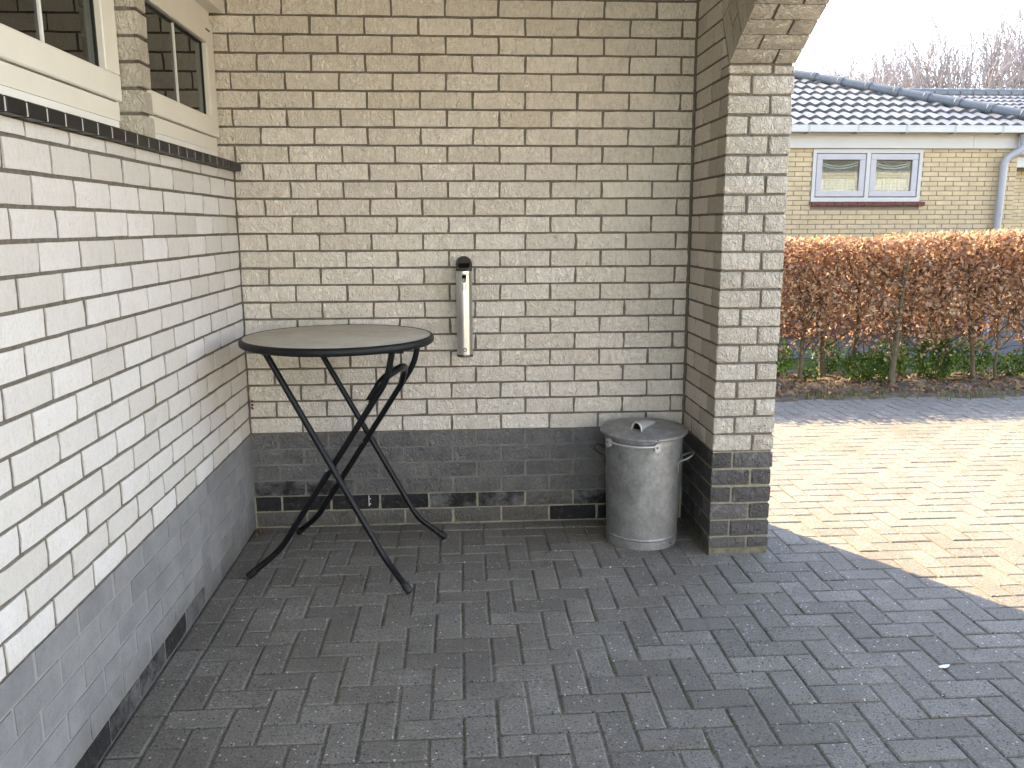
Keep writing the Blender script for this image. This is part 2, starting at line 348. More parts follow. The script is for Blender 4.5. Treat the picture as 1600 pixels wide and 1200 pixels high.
def thing(name, label, cat, loc=(0, 0, 0), group=None):
    o = bpy.data.objects.new(name, None); COL.objects.link(o); o.location = loc; o.empty_display_size = 0.1
    o['label'] = label; o['category'] = cat
    if group: o['group'] = group
    return o
def tag(o, label, cat, group=None):
    o['label'] = label; o['category'] = cat
    if group: o['group'] = group
    return o
def struct(o): o['kind'] = 'structure'; return o

BRICKS = {}
def brick_mesh(L, H, D, var, amp=1.0, both=False):
    """split-faced brick: front (towards -y) a jittered grid with broken-back edges; both: left side is worked too"""
    key = (round(L, 2), round(H, 3), round(D, 2), var, amp, both)
    if key in BRICKS: return BRICKS[key]
    rg = random.Random(hash(key) & 0xffff); nx, nz = (5, 3) if L > 0.16 else (4, 3)
    m = MB(); g = {}
    chip = rg.random() < 0.22; cs = rg.uniform(.25, 1.0); cc = (rg.choice((0, nx-1)), rg.choice((0, nz-1)))
    for i in range(nx):
        for k in range(nz):
            ex, ez = i in (0, nx-1), k in (0, nz-1)
            x = L*i/(nx-1); z = H*k/(nz-1); y = rg.uniform(-0.0022, 0.0018)*amp
            if ex: x += rg.uniform(-0.0026, 0.0022)*amp; y += 0.0022*amp
            elif not ez: x += rg.uniform(-0.01, 0.01)
            if ez: z += rg.uniform(-0.0012, 0.0012)*amp; y += 0.0018*amp
            if chip and (i, k) == cc: y += 0.0012*amp*cs; x += (0.007 if i == 0 else -0.007)*amp*cs*rg.uniform(.3, 1); z += (0.005 if k == 0 else -0.005)*amp*cs*rg.uniform(.2, 1)
            g[i, k] = len(m.v); m.v.append((x, y, z))
    for i in range(nx-1):
        for k in range(nz-1): m.f.append((g[i,k], g[i+1,k], g[i+1,k+1], g[i,k+1]))
    rim = [(i, 0) for i in range(nx)] + [(nx-1, k) for k in range(1, nz)] + [(i, nz-1) for i in range(nx-2, -1, -1)] + [(0, k) for k in range(nz-2, 0, -1)]
    bk = []
    for q in rim: v = m.v[g[q]]; bk.append(len(m.v)); m.v.append((v[0], D, v[2]))
    n = len(rim)
    for a in range(n): m.f.append((g[rim[a]], bk[a], bk[(a+1) % n], g[rim[(a+1) % n]]))
    me = m.mesh('brick'); BRICKS[key] = me; return me

C = 0.0833333; ZP = 0.5; J = 0.011            # course height, plinth height, joint
# ================================================================== SETTING: ground
struct(put('ground', MB().box(-60, 90, -40, 120, -0.3, -0.055), 'base'))
bed = struct(put('paving_bed', MB().box(0.0, 12, -7, 2.98, -0.05, -0.0056), 'sand'))
struct(put('lawn', MB().box(2.0, 14, 4.25, 5.15, -0.05, 0.004), 'lawn'))
struct(put('garden_path', MB().box(2.0, 14, 5.15, 6.9, -0.05, 0.010), 'path'))

# ------------------------------------------------------------------ herringbone pavers
AX, AY, OX, OY = 0.1055, 0.1030, 0.9555, -1.352
rects = []
for i in range(-90, 120):
    for j in range(-60, 90):
        X = OX + AX*(-i + j); Y = OY + AY*(-i - 3*j)
        if X < -0.6 or X > 9.5 or Y < -6.5 or Y > 3.4: continue
        rects.append((X, X+2*AX, Y, Y+AY)); rects.append((X+AX, X+2*AX, Y-2*AY, Y))
clip = []
for (x0, x1, y0, y1) in rects:
    if (x0+x1)/2 < 2.3: x0 = max(x0, 0.112); y1 = min(y1, -0.108)
    y1 = min(y1, 2.93 + 0.06*math.sin(x0*3.1))
    if x1-x0 < 0.02 or y1-y0 < 0.02: continue
    clip.append((x0, x1, y0, y1))
y = -0.002
while y > -6: clip.append((0.002, 0.112, y-0.211, y)); y -= 0.211
x = 0.118
while x < 2.2: clip.append((x, min(x+0.211, 2.22), -0.108, -0.002)); x += 0.211
def vis_area(r):
    x0, x1, y0, y1 = r; q = [project((a, b, 0)) for a, b in ((x0, y0), (x1, y0), (x1, y1), (x0, y1))]
    if any(p[2] < 0.3 for p in q): return 0
    cx = sum(p[0] for p in q)/4; cyy = sum(p[1] for p in q)/4
    if not (-20 < cx < 1620 and 400 < cyy < 1225): return 0
    if x0 > 2.0 and 1070 < cx < 1205 and cyy < 866: return 0
    return abs(sum(q[k][0]*q[(k+1) % 4][1] - q[(k+1) % 4][0]*q[k][1] for k in range(4)))/2
clip.sort(key=vis_area, reverse=True)
PV = {}
def paver_verts(Lx, Ly, rg, g=0.0036, ch=0.0065):
    o = [(g, g), (Lx-g, g), (Lx-g, Ly-g), (g, Ly-g)]; j = lambda: rg.uniform(-0.0012, 0.0012)
    v = [(a+j(), b+j(), -0.03) for a, b in o]; v += [(x, y, -0.0034) for x, y, _ in v]
    sx = lambda a, L: ch if a < L/2 else -ch
    v += [(a+sx(a, Lx)+j(), b+sx(b, Ly)*0.7+j(), 0.0+rg.uniform(-0.0005, 0.0005)) for a, b in o]
    f = [(8, 9, 10, 11)]
    for k in range(4): n = (k+1) % 4; f += [(k, n, 4+n, 4+k), (4+k, 4+n, 8+n, 8+k)]
    return v, f
rest = MB(); rgp = random.Random(5)
for idx, (x0, x1, y0, y1) in enumerate(clip):
    dz = rgp.uniform(-0.0022, 0.0014); rz = rgp.uniform(-0.006, 0.006)
    if idx < 300:
        key = (round(x1-x0, 3), round(y1-y0, 3), rgp.randrange(3))
        if key not in PV:
            me = MB().add(*paver_verts(x1-x0, y1-y0, rgp)).mesh('paver'); PV[key] = me
        put('paver', PV[key], 'paver', bed, (x0, y0, dz), (rgp.uniform(-.004, .004), rgp.uniform(-.004, .004), rz))
    else:
        v, f = paver_verts(x1-x0, y1-y0, rgp); rest.add([(a+x0, b+y0, c+dz) for a, b, c in v], f)
r_ = put('far_pavers', rest, 'paver', bed); r_['kind'] = 'stuff'

# ================================================================== BACK WALL
XR = 2.229                                          # inner face of the arched side wall
bw = thing('brick_wall', 'cream split-faced brick end wall with grey painted plinth behind the standing table', 'wall', (1.1, 0.06, 0))
put('mortar_core', MB().box(-0.3, XR+0.1, 0.0065, 0.12, ZP-0.004, 3.40), 'mortar', bw)
put('painted_mortar', MB().box(-0.3, XR+0.1, 0.0045, 0.12, 0.165, ZP-0.004), 'paint_mortar', bw)
put('mortar_base', MB().box(-0.3, XR+0.1, 0.005, 0.12, -0.05, 0.165), 'cream_mortar', bw)
XP, XO = 0.22727/0.9, 0.2363/0.9
rgb = random.Random(11); upper = MB()
for k in range(-6, 34):
    z0 = ZP + C*k; par = k % 2
    jx = [XO + XP*(j + (0.0 if par == 0 else 0.5)) for j in range(-4, 10)]
    edges = [e for e in jx if -0.27 < e < XR-0.05]
    left = -0.27 if k >= 16 else 0.0
    edges = [left] + [e for e in edges if e > left+0.04] + [XR-0.004]
    for a, b in zip(edges[:-1], edges[1:]):
        xa, xb = a + J/2, b - J/2
        if xb-xa < 0.025: continue
        if k >= 0: mat, amp, gap = 'brick_back', 1.0, J
        else:
            amp, gap = 0.8, 0.008
            mat = 'paint_back'
            xm = (xa+xb)/2
            if k == -5: mat = 'black' if 0 < xm < 1.0 else ('half' if xm < 1.35 else ('paint_back' if xm < 1.75 else 'half'))
            if k == -4 and xm < 0.5: mat = 'half'
            if k == -6 and xm > 1.4: mat = 'black'
        hh = C-gap
        if k > 26: upper.box(xa, xb, 0, 0.1, z0+gap/2, z0+gap/2+hh); continue
        me = brick_mesh(xb-xa, hh, 0.1, rgb.randrange(18), amp)
        o = put('brick', me, mat, bw, (xa, rgb.uniform(-0.0012, 0.0012), z0+gap/2+rgb.uniform(-.0006, .0006)), (0, rgb.uniform(-.003, .003), rgb.uniform(-.004, .004)))
o = put('upper_bricks', upper, 'brick_back', bw); o['kind'] = 'stuff'
put('residue_mark', MB().box(0.581, 0.585, -0.003, 0.004, 0.105, 0.16).box(0.586, 0.592, -0.003, 0.004, 0.112, 0.118).box(0.586, 0.592, -0.003, 0.004, 0.14, 0.146), 'sticker', bw)

# ================================================================== LEFT HOUSE WALL WITH WINDOWS
lw = thing('house_wall', 'white brick house wall with two cream framed windows above a black tile sill', 'wall', (-0.1, -1.5, 0))
put('mortar_core', MB().box(-0.3, -0.0058, -8, 0.0, ZP-0.004, 1.80).box(-0.3, -0.0065, -1.158, -1.064, 1.80, 2.5).box(-0.3, -0.0065, -6.5, -2.62, 1.80, 2.5).box(-0.3, -0.03, -6.5, 0.0, 2.56, 3.40), 'mortar', lw)
put('painted_mortar', MB().box(-0.3, -0.0028, -6.5, 0.0, 0.165, ZP-0.004), 'paint_mortar_left', lw)
put('mortar_base', MB().box(-0.3, -0.003, -6.5, 0.0, -0.05, 0.165), 'paint_mortar_left', lw)
put('rear_wall', MB().box(-0.3, -0.01, 0.12, 7.0, -0.05, 3.40), 'brick_left', lw)
LP, LO = 0.2146/0.9, 0.143/0.9
rgb = random.Random(23); extra = MB(); extra_p = MB()
YMAX = -2.75
for k in range(-6, 16):
    z0 = ZP + C*k; par = k % 2
    ys = [0.0] + [-(LO + LP*(j + (0 if par == 0 else -0.5))) for j in range(0, 27)]
    ys = [v for i, v in enumerate(ys) if i == 0 or v < -0.04]
    for a, b in zip(ys[:-1], ys[1:]):
        ya, yb = a - J/2 - rgb.uniform(0, .003), b + J/2 + rgb.uniform(-.001, .003)          # ya > yb
        if a == 0.0: ya = -0.004
        hh = (C if k < 15 else 0.047); gap = J if k >= 0 else 0.007
        if k >= 0: mat, amp = 'brick_left', 0.6
        else:
            mat, amp = 'paint_left', 0.35; ym = (ya+yb)/2
            if k == -5 and -0.12 < ym: mat = 'half'
            if k == -6: mat = 'black' if (-1.42 < ym < -1.22 or -1.95 < ym < -1.72) else ('half' if ym < -0.85 else mat)
        if (ya+yb)/2 < YMAX:
            (extra if k >= 0 else extra_p).box(-0.1, 0.0, yb, ya, z0+gap/2, z0+hh-gap/2); continue
        me = brick_mesh(ya-yb, hh-gap, 0.1, rgb.randrange(18), amp)
        put('brick', me, mat, lw, (rgb.uniform(-.0012, .0010), yb, z0+gap/2+rgb.uniform(-.0006, .0006)), (rgb.uniform(-.002, .002), 0, math.pi/2+rgb.uniform(-.004, .004)))
o = put('far_bricks', extra, 'brick_left', lw); o['kind'] = 'stuff'
o = put('far_painted_bricks', extra_p, 'paint_left', lw); o['kind'] = 'stuff'
for k in range(0, 9):                                # pier between the windows
    z0 = 1.832 + 0.0833*k
    hh = min(0.0723, 2.5-z0)
    if hh < 0.02: continue
    m = MB().bbox(0, 0.102, 0, 0.09, 0, hh, 0.003)
    for q in range(len(m.v)): m.v[q] = tuple(c+rgb.uniform(-.0015, .0015) for c in m.v[q])
    put('brick', m, 'brick_pier', lw, (-0.088, -1.162, z0), (0, 0, 0)).rotation_euler = (0, 0, 0)
# lintel panel above the windows
put('lintel', MB().box(-0.2, -0.002, -6.5, 0.0, 2.503, 2.56).box(-0.2, 0.014, -6.5, 0.0, 2.566, 2.66).box(-0.2, -0.008, -6.5, 0.0, 2.56, 2.566).box(-0.2, 0.006, -6.5, 0.0, 2.66, 3.39), 'pvc', lw)
# sill of black tiles
sl = put('sill', MB().box(-0.2, 0.0335, -2.62, 0.0, 1.7965, 1.8285), 'tile_joint', lw)
y = -0.004
while y > -2.6:
    put('tile', MB().bbox(-0.1, 0.036, y-0.092, y, 1.7945, 1.8325, 0.003), 'tile_black', sl); y -= 0.1
def window(y0, y1, bars):
    """window between y0 (near camera) and y1, in the plane x = -0.065"""
    xw = -0.065; zb, zt = 1.852, 2.503
    wn = put('window', MB().box(-0.13, xw, y0, y1, zb+0.032, 1.942).box(-0.13, xw, y0, y1, 2.44, zt)
             .box(-0.13, xw, y0, y0+0.045, 1.942, 2.44).box(-0.13, xw, y1-0.02, y1, 1.942, 2.44), 'pvc', lw)
    put('drip_strip', MB().box(-0.12, xw+0.006, y0, y1-0.03, zb-0.018, zb+0.0285), 'pvc_white', wn)
    s0, s1 = y0+0.03, y1-0.003
    m = MB()
    m.bbox(-0.12, xw+0.014, s0, s1, 1.946, 2.030, 0.004); m.bbox(-0.12, xw+0.014, s0, s1, 2.352, 2.45, 0.004)
    m.bbox(-0.12, xw+0.0135, s0, s0+0.085, 2.0305, 2.3515, 0.003); m.bbox(-0.12, xw+0.0135, s1-0.112, s1, 2.0305, 2.3515, 0.003)
    put('sash', m, 'pvc', wn)
    g0, g1 = s0+0.085, s1-0.112
    gk = MB()
    for a in ((g0, g0+0.006, 2.03, 2.352), (g1-0.006, g1, 2.03, 2.352), (g0, g1, 2.03, 2.037), (g0, g1, 2.345, 2.352)):
        gk.box(-0.09, -0.073, a[0], a[1], a[2], a[3])
    put('gasket', gk, 'rubber', wn)
    put('pane', MB().box(-0.082, -0.078, g0+0.005, g1-0.005, 2.033, 2.349), 'glass', wn)
    put('interior', MB().box(-0.28, -0.26, y0, y1, zb, zt), 'dark_room', wn)
    for yb in bars: put('white_bar', MB().box(-0.0775, -0.071, yb-0.006, yb+0.006, 2.036, 2.346), 'pvc_white', wn)  # thin white upright strip on the outer face of the pane
    return wn
wA = window(-2.62, -1.166, [-1.648]); wB = window(-1.06, -0.014, [-0.514])
put('vent_slot', MB().box(-0.053, -0.0495, -0.13, -0.07, 2.405, 2.412), 'rubber', wB)

# ================================================================== ARCHED SIDE WALL
X0, X1, YJ, ZS = XR, 2.515, -0.510, 2.21             # inner face, outer face, jamb, springing
TH = math.radians(31.5); SPAN = 6.0; YC = YJ - SPAN/2; RA = SPAN/2/math.sin(TH); ZC = ZS - RA*math.cos(TH); RO = RA + 0.235
aw = thing('arched_wall', 'cream brick side wall with segmental arch opening onto the sunny yard', 'wall', (2.37, -0.25, 0))
i_ = 0.007; fnx = lambda a, b, d: (d, a, b)
core = MB(); N = 24
core.prism([(YJ+i_, ZP), (0.12, ZP), (0.12, 3.40), (YJ+i_, 3.40)], fnx, X0+0.0045, X1-i_)
Y2 = YJ-SPAN
core.prism([(Y2-0.55, -0.05), (Y2-i_, -0.05), (Y2-i_, 3.40), (Y2-0.55, 3.40)], fnx, X0+i_, X1-i_)
for q in range(N):
    a0, a1 = TH - 2*TH*q/N, TH - 2*TH*(q+1)/N
    p = [(YC+(RA+i_)*math.sin(a), ZC+(RA+i_)*math.cos(a)) for a in (a0, a1)]
    core.prism([p[0], p[1], (p[1][0], 3.40), (p[0][0], 3.40)], fnx, X0+i_, X1-i_)
put('mortar_core', core, 'mortar', aw)
put('mortar_plinth', MB().box(X0+i_-.002, X1-i_, YJ+i_, 0.12, 0.028, ZP), 'cream_mortar', aw)
put('mortar_foot', MB().box(X0+0.004, X1-0.002, YJ+0.004, 0.12, -0.05, 0.028), 'mossy_mortar', aw)
rgb = random.Random(31)
def corner(xa, xb, ya, yb, z0, h, mat, amp=1.0):
    """pier brick visible on more than one side"""
    m = MB(); nx, nz = 5, 3; W, Dp = xb-xa, yb-ya
    m.bbox(0, W, 0, Dp, 0, h, 0.004)
    m2 = MB(); g = {}
    # worked front face on a finer grid, slightly proud
    for i in range(nx):
        for k in range(nz):
            e = i in (0, nx-1) or k in (0, nz-1)
            g[i, k] = len(m2.v)
            m2.v.append((0.003+(W-0.006)*i/(nx-1)+rgb.uniform(-.002, .002), (-0.0005 if e else rgb.uniform(-.006, -.002)), 0.003+(h-0.006)*k/(nz-1)+rgb.uniform(-.0015, .0015)))
    for i in range(nx-1):
        for k in range(nz-1): m2.f.append((g[i,k], g[i+1,k], g[i+1,k+1], g[i,k+1]))
    m.v = [tuple(c+rgb.uniform(-.0018, .0018) for c in v) for v in m.v]
    m.add(m2.v, m2.f); me = m.mesh('brick')
    return put('brick', me, mat, aw, (xa, ya, z0))
SPLIT = 0.186
kz = list(range(-6, 21))
for k in kz:
    z0 = ZP + C*k + J/2; h = C - J
    if k == -6: z0 += 0.026; h -= 0.026
    if k == 20: h = ZS-0.006 - z0
    mat = 'brick_pier' if k >= 0 else 'pier_dark'
    A = (k % 2 == 0); xm = X0 + (SPLIT if A else X1-X0-SPLIT)
    dL, dR = (0.115, 0.24) if A else (0.24, 0.115)
    jx = rgb.uniform(-.004, .004)
    corner(X0, xm-J/2+jx, YJ+rgb.uniform(-.002, .002), YJ+dL, z0, h, mat)
    corner(xm+J/2+jx, X1+rgb.uniform(-.003, .003), YJ+rgb.uniform(-.002, .002), YJ+dR, z0, h, mat)
    if k == 20: continue
    yy = YJ + dL + J                                  # rest of the inner face up to the back wall
    while yy < -0.03:
        ye = min(yy+0.24, -0.008)
        if ye-yy > 0.03:
            me = brick_mesh(ye-yy, h, 0.09, rgb.randrange(5), 0.7)
            put('brick', me, 'brick_back' if k >= 0 else 'pier_dark', aw, (X0+rgb.uniform(-.001, .001), ye, z0), (0, 0, -math.pi/2))
        yy = ye + J
# spandrel bricks on the inner face, cut along the skewback and the extrados
def cut(poly, px, pz, nx_, nz_):
    out = []
    for i in range(len(poly)):
        a, b = poly[i], poly[(i+1) % len(poly)]
        da = (a[0]-px)*nx_+(a[1]-pz)*nz_; db = (b[0]-px)*nx_+(b[1]-pz)*nz_
        if da >= 0: out.append(a)
        if da*db < 0: t = da/(da-db); out.append((a[0]+(b[0]-a[0])*t, a[1]+(b[1]-a[1])*t))
    return out
def area(p): return abs(sum(p[i][0]*p[(i+1) % len(p)][1]-p[(i+1) % len(p)][0]*p[i][1] for i in range(len(p))))/2
sk = (math.cos(TH), -math.sin(TH))                    # normal of the skewback towards the back wall
for k in range(20, 34):
    z0 = ZP + C*k + J/2; h = C - J; off = 0.0 if k % 2 == 0 else 0.125
    y1_ = -0.008
    yb = -0.008 - (0.13 if k % 2 else 0.25)
    ylist = []; t_ = -0.008
    while t_ > -1.6: ylist.append((max(yb, -9), t_)); t_ = yb - J; yb = t_ - 0.24
    for (a, b) in ylist:
        poly = [(a, z0), (b, z0), (b, z0+h), (a, z0+h)]
        if k == 20:
            pc = cut([(YJ, ZS), (YJ+0.118, ZS), (YJ+0.118, z0+h), (YJ, z0+h)], YJ+sk[0]*0.011, ZS+sk[1]*0.011, *sk)
            if a < YJ+0.12 < b: put('brick', MB().prism(pc, fnx, X0-0.0008, X0+0.1), 'brick_back', aw)
            a = max(a, YJ+0.126)
            if b-a < 0.02: continue
            poly = [(a, z0), (b, z0), (b, z0+h), (a, z0+h)]
        pcs = []
        top_s = ZS + (RO-RA)*math.cos(TH)
        if z0 < top_s - 0.02: pcs.append(cut(poly, YJ+sk[0]*0.011, ZS+sk[1]*0.011, *sk))
        else:
            near = min(poly, key=lambda p: math.hypot(p[0]-YC, p[1]-ZC)); rr = math.hypot(near[0]-YC, near[1]-ZC)
            if rr < RO+0.012:
                mid = max(min(a+0.06, b), a); u = (mid-YC, z0-ZC); lu = math.hypot(*u); u = (u[0]/lu, u[1]/lu)
                poly = cut(poly, YC+u[0]*(RO+0.011), ZC+u[1]*(RO+0.011), *u)
            pcs.append(poly)
        for poly in pcs:
            if len(poly) < 3 or area(poly) < 0.0006: continue
            put('brick', MB().prism(poly, fnx, X0+rgb.uniform(-.001, .001), X0+0.1), 'brick_back', aw)
NV = 76; far_v = MB()
for q in range(NV):                                    # voussoirs
    a0 = TH - 2*TH*q/NV; a1 = TH - 2*TH*(q+1)/NV; gj = 0.0045/RA
    a0 -= gj; a1 += gj
    A = q % 2 == 0
    xm = X0 + (SPLIT if A else X1-X0-SPLIT) + rgb.uniform(-.006, .006)
    def wedge(xa, xb, ra, rb):
        m = MB(); lay = []
        for xx in (xa, xb):
            for (rr, aa) in ((ra, a0), (rb, a0), (rb, a1), (ra, a1)):
                m.v.append((xx+rgb.uniform(-.001, .001), YC+rr*math.sin(aa), ZC+rr*math.cos(aa)))
        m.f = [(0,1,2,3), (7,6,5,4), (0,4,5,1), (1,5,6,2), (2,6,7,3)]
        nx, nz = 5, 3; g = {}                        # worked soffit face
        for i in range(nx):
            for k in range(nz):
                e = i in (0, nx-1) or k in (0, nz-1)
                aa = a0+(a1-a0)*k/(nz-1); rr = ra + (0 if e else rgb.uniform(-.006, -.002))
                if e: rr += rgb.uniform(0, .002)
                g[i, k] = len(m.v); m.v.append((xa+(xb-xa)*i/(nx-1), YC+rr*math.sin(aa), ZC+rr*math.cos(aa)))
        for i in range(nx-1):
            for k in range(nz-1): m.f.append((g[i,k], g[i+1,k], g[i+1,k+1], g[i,k+1]))
        if q < 20: put('brick', m, 'brick_pier', aw)
        else: far_v.add(m.v, m.f)
    if A: wedge(X0, xm-J/2, RA, RO); wedge(xm+J/2, X1, RA, RO)
    else:
        wedge(X0, xm-J/2, RA, RA+0.112); wedge(X0, xm-J/2, RA+0.122, RO); wedge(xm+J/2, X1, RA, RO)
o = put('far_voussoirs', far_v, 'brick_pier', aw); o['kind'] = 'stuff'
struct(put('ceiling', MB().box(-0.3, 2.56, -5.6, 0.15, 3.40, 3.55), 'ceiling'))

wg = thing('building_wing', 'white brick wing of the house facing the yard, mirrored in the bungalow panes', 'building', (9, -6.6, 0))
put('wall', MB().box(3.2, 20, -6.9, -6.6, -0.05, 3.6), 'mortar', wg)
m = MB(); k = 0
while k < 43:
    x = 3.2 - (0.125 if k % 2 else 0)
    while x < 20: m.box(max(x, 3.2), min(x+0.24, 20), -6.65, -6.592, C*k+.005, C*k+.077); x += 0.2526
    k += 1
o = put('bricks', m, 'brick_wing', wg); o['kind'] = 'stuff'
put('eave', MB().box(3.0, 20.2, -6.9, -6.2, 3.5, 3.62), 'pvc', wg)
put('roof', MB().add([(3.0, -6.15, 3.62), (20.2, -6.15, 3.62), (20.2, -10.5, 6.0), (3.0, -10.5, 6.0)], [(0, 1, 2, 3)]), 'roof', wg)
# ================================================================== STANDING TABLE
TC = Vector((0.532, -0.49, 0)); LC = Vector((0.54, -0.46, 0))
ev = Vector((0.2201, 0.9755, 0)); gv = Vector((0.9755, -0.2201, 0))
tb = thing('standing_table', 'round folding standing table with speckled top and black crossed tube legs', 'table', (LC.x, LC.y, 0))
ZT, RT = 1.062, 0.421
put('table_top', MB().lathe([(RT-0.012, ZT-0.026), (RT-0.012, ZT-0.0015), (RT-0.016, ZT)], 96, TC), 'top', tb, sm=30)
rp = [(RT-0.03, ZT-0.032), (RT-0.008, ZT-0.032), (RT-0.002, ZT-0.028), (RT, ZT-0.018), (RT-0.001, ZT-0.008), (RT-0.005, ZT-0.001), (RT-0.010, ZT+0.0015), (RT-0.0155, ZT+0.0012), (RT-0.0155, ZT-0.004)]
put('edge_band', MB().lathe(rp, 96, TC), 'edge', tb, sm=50)
def P(g, e, z): return LC + gv*g + ev*e + Vector((0, 0, z))
def roundpath(pts, r=0.05, n=5):
    out = [Vector(pts[0])]
    for a, b, c in zip(pts[:-2], pts[1:-1], pts[2:]):
        a, b, c = Vector(a), Vector(b), Vector(c); d0 = (a-b); d1 = (c-b); q = min(r, d0.length*.45, d1.length*.45)
        p0 = b+d0.normalized()*q; p1 = b+d1.normalized()*q
        for i in range(n+1): t = i/n; out.append(p0*(1-t)**2 + b*2*t*(1-t) + p1*t*t)
    return out + [Vector(pts[-1])]
RTB = 0.0135
def leg(pts):
    pp = roundpath(pts); d = (pp[-1]-pp[-2]).normalized()
    l = put('leg', MB().tube(pp, RTB, 14), 'tube', tb, sm=60)
    put('foot_cap', MB().tube([pp[-1]-d*0.03, pp[-1]+d*0.008, pp[-1]+d*0.012], [RTB+.003, RTB+.003, RTB], 14), 'rubber', l, sm=50)
for s in (-1, 1):
    leg([P(-0.252, 0.25*s, 1.03), P(0.258, 0.26*s, 0.125), P(0.372, 0.315*s, 0.018)])
    leg([P(0.300, 0.208*s, 1.03), P(0.274, 0.208*s, 0.905), P(-0.243, 0.215*s, 0.122), P(-0.366, 0.27*s, 0.018)])
put('crossbar', MB().tube([P(-0.252, -0.27, 1.022), P(-0.252, 0.27, 1.022)], 0.011, 10), 'tube', tb, sm=60)
put('crossbar', MB().tube([P(0.300, -0.225, 1.022), P(0.300, 0.225, 1.022)], 0.011, 10), 'tube', tb, sm=60)
for s in (-1, 1):
    put('rivet', MB().tube([P(0.012, 0.27*s, 0.515), P(0.012, 0.2*s, 0.515)], 0.006, 10), 'screw', tb, sm=50)
# folding catch: flat-ended tube loop near the right-hand hinge
ct = roundpath([P(0.187, -0.20, 0.807), P(0.250, -0.20, 0.905), P(0.292, -0.06, 0.935), P(0.262, 0.10, 0.905), P(0.215, 0.19, 0.815)], 0.07, 6)
k_ = put('catch', MB().tube(ct, [0.015]*2+[0.0165]*(len(ct)-4)+[0.015]*2, 14), 'tube', tb, sm=60)
put('rivet', MB().tube([P(0.19, -0.228, 0.812), P(0.19, -0.205, 0.812)], 0.0045, 8), 'screw', k_)
# support plates under the top
put('hinge_rail', MB().box(TC.x-0.28, TC.x+0.30, TC.y-0.24, TC.y-0.215, ZT-0.048, ZT-0.027), 'tube', tb)
put('hinge_rail', MB().box(TC.x-0.20, TC.x+0.36, TC.y+0.215, TC.y+0.24, ZT-0.048, ZT-0.027), 'tube', tb)

# ================================================================== ASHTRAY
AXc, AYc, AR = 1.092, -0.058, 0.0395
at = thing('wall_ashtray', 'slim brushed steel tube ashtray with dark slotted cap fixed to the brick wall', 'ashtray', (AXc, AYc, 0.9))
put('tube', MB().lathe([(AR, 0.906), (AR, 1.300)], 48, (AXc, AYc, 0)), 'steel', at, sm=40)
put('base_ring', MB().lathe([(AR-0.003, 0.895), (AR+0.0012, 0.896), (AR+0.0018, 0.903), (AR+0.0005, 0.907)], 48, (AXc, AYc, 0)), 'cap', at, sm=40)
put('neck_band', MB().lathe([(AR+0.0006, 1.301), (AR+0.0012, 1.304), (AR+0.0006, 1.318)], 48, (AXc, AYc, 0)), 'steel', at, sm=40)
cp = MB(); n = 48; zf, zb_ = 1.324, 1.392                # cap: cylinder with a slanting rounded top
ring = lambda rr, zfun: [(AXc+rr*math.cos(2*math.pi*k/n), AYc+rr*math.sin(2*math.pi*k/n), zfun(math.sin(2*math.pi*k/n))) for k in range(n)]
slant = lambda s, d=0.0: zf + (zb_-zf)*(s+1)/2 + d
R0 = ring(AR+0.0012, lambda s: 1.3185); R1 = ring(AR+0.0012, lambda s: slant(s, -0.006)); R2 = ring(AR-0.003, lambda s: slant(s*0.92))
cp.v = R0 + R1 + R2
for a in (0, n):
    for k in range(n): cp.f.append((a+k, a+(k+1) % n, a+n+(k+1) % n, a+n+k))
cp.f.append(tuple(range(2*n, 3*n))); cp.f.append(tuple(reversed(range(n))))
cap = put('cap', cp, 'cap', at, sm=35)
sl_ = lambda x, s: (AXc+x, AYc+AR*s, slant(s)+0.0008)
m = MB(); m.add([sl_(-0.028, -0.58), sl_(-0.02, -0.70), sl_(0.018, -0.70), sl_(0.028, -0.50), sl_(0.028, -0.08), sl_(-0.028, -0.08)], [(0, 1, 2, 3, 4, 5)])
me = m.mesh('slot'); put('slot', me, 'void', cap)
def on_tube(pts, off):                                    # map (arc metres, z) onto the tube front
    return [(AXc+(AR+off)*math.sin(a/AR), AYc-(AR+off)*math.cos(a/AR), z) for a, z in pts]
def strip(quads, off): 
    m = MB()
    for (a0, a1, z0, z1) in quads:
        v = on_tube([(a0, z0), (a1, z0), (a1, z1), (a0, z1)], off); b = on_tube([(a0, z0), (a1, z0), (a1, z1), (a0, z1)], -0.002)
        m.add(v+b, [(0,1,2,3), (0,4,5,1), (1,5,6,2), (2,6,7,3), (3,7,4,0)])
    return m
ps = on_tube([(-0.0105, 1.301)]+[(0.0105*math.cos(math.pi+math.pi*t/10), 1.274+0.0105*math.sin(math.pi+math.pi*t/10)) for t in range(11)]+[(0.0105, 1.301)], 0.0012)
lm = MB(); nn = 10; R_ = 0.0105
for i in range(nn):
    a0, a1 = -R_+2*R_*i/nn, -R_+2*R_*(i+1)/nn; zl = lambda a: 1.274-math.sqrt(max(0, R_*R_-a*a))
    lm.add(on_tube([(a0, zl(a0)), (a1, zl(a1)), (a1, 1.301), (a0, 1.301)], 0.0012), [(0, 1, 2, 3)])
lk = put('lock_plate', lm.mesh('lock_plate'), 'void', at)
tor = MB(); cc = on_tube([(0, 1.276)], 0.003)[0]
tor.tube([(cc[0]+0.007*math.cos(t*math.pi/8), cc[1], cc[2]+0.007*math.sin(t*math.pi/8)) for t in range(17)], 0.0012, 6)
tor.box(cc[0]-0.004, cc[0]+0.004, cc[1]-.0012, cc[1]+.001, cc[2]-.001, cc[2]+.001)
put('lock_ring', tor, 'steel', lk)
q_ = []
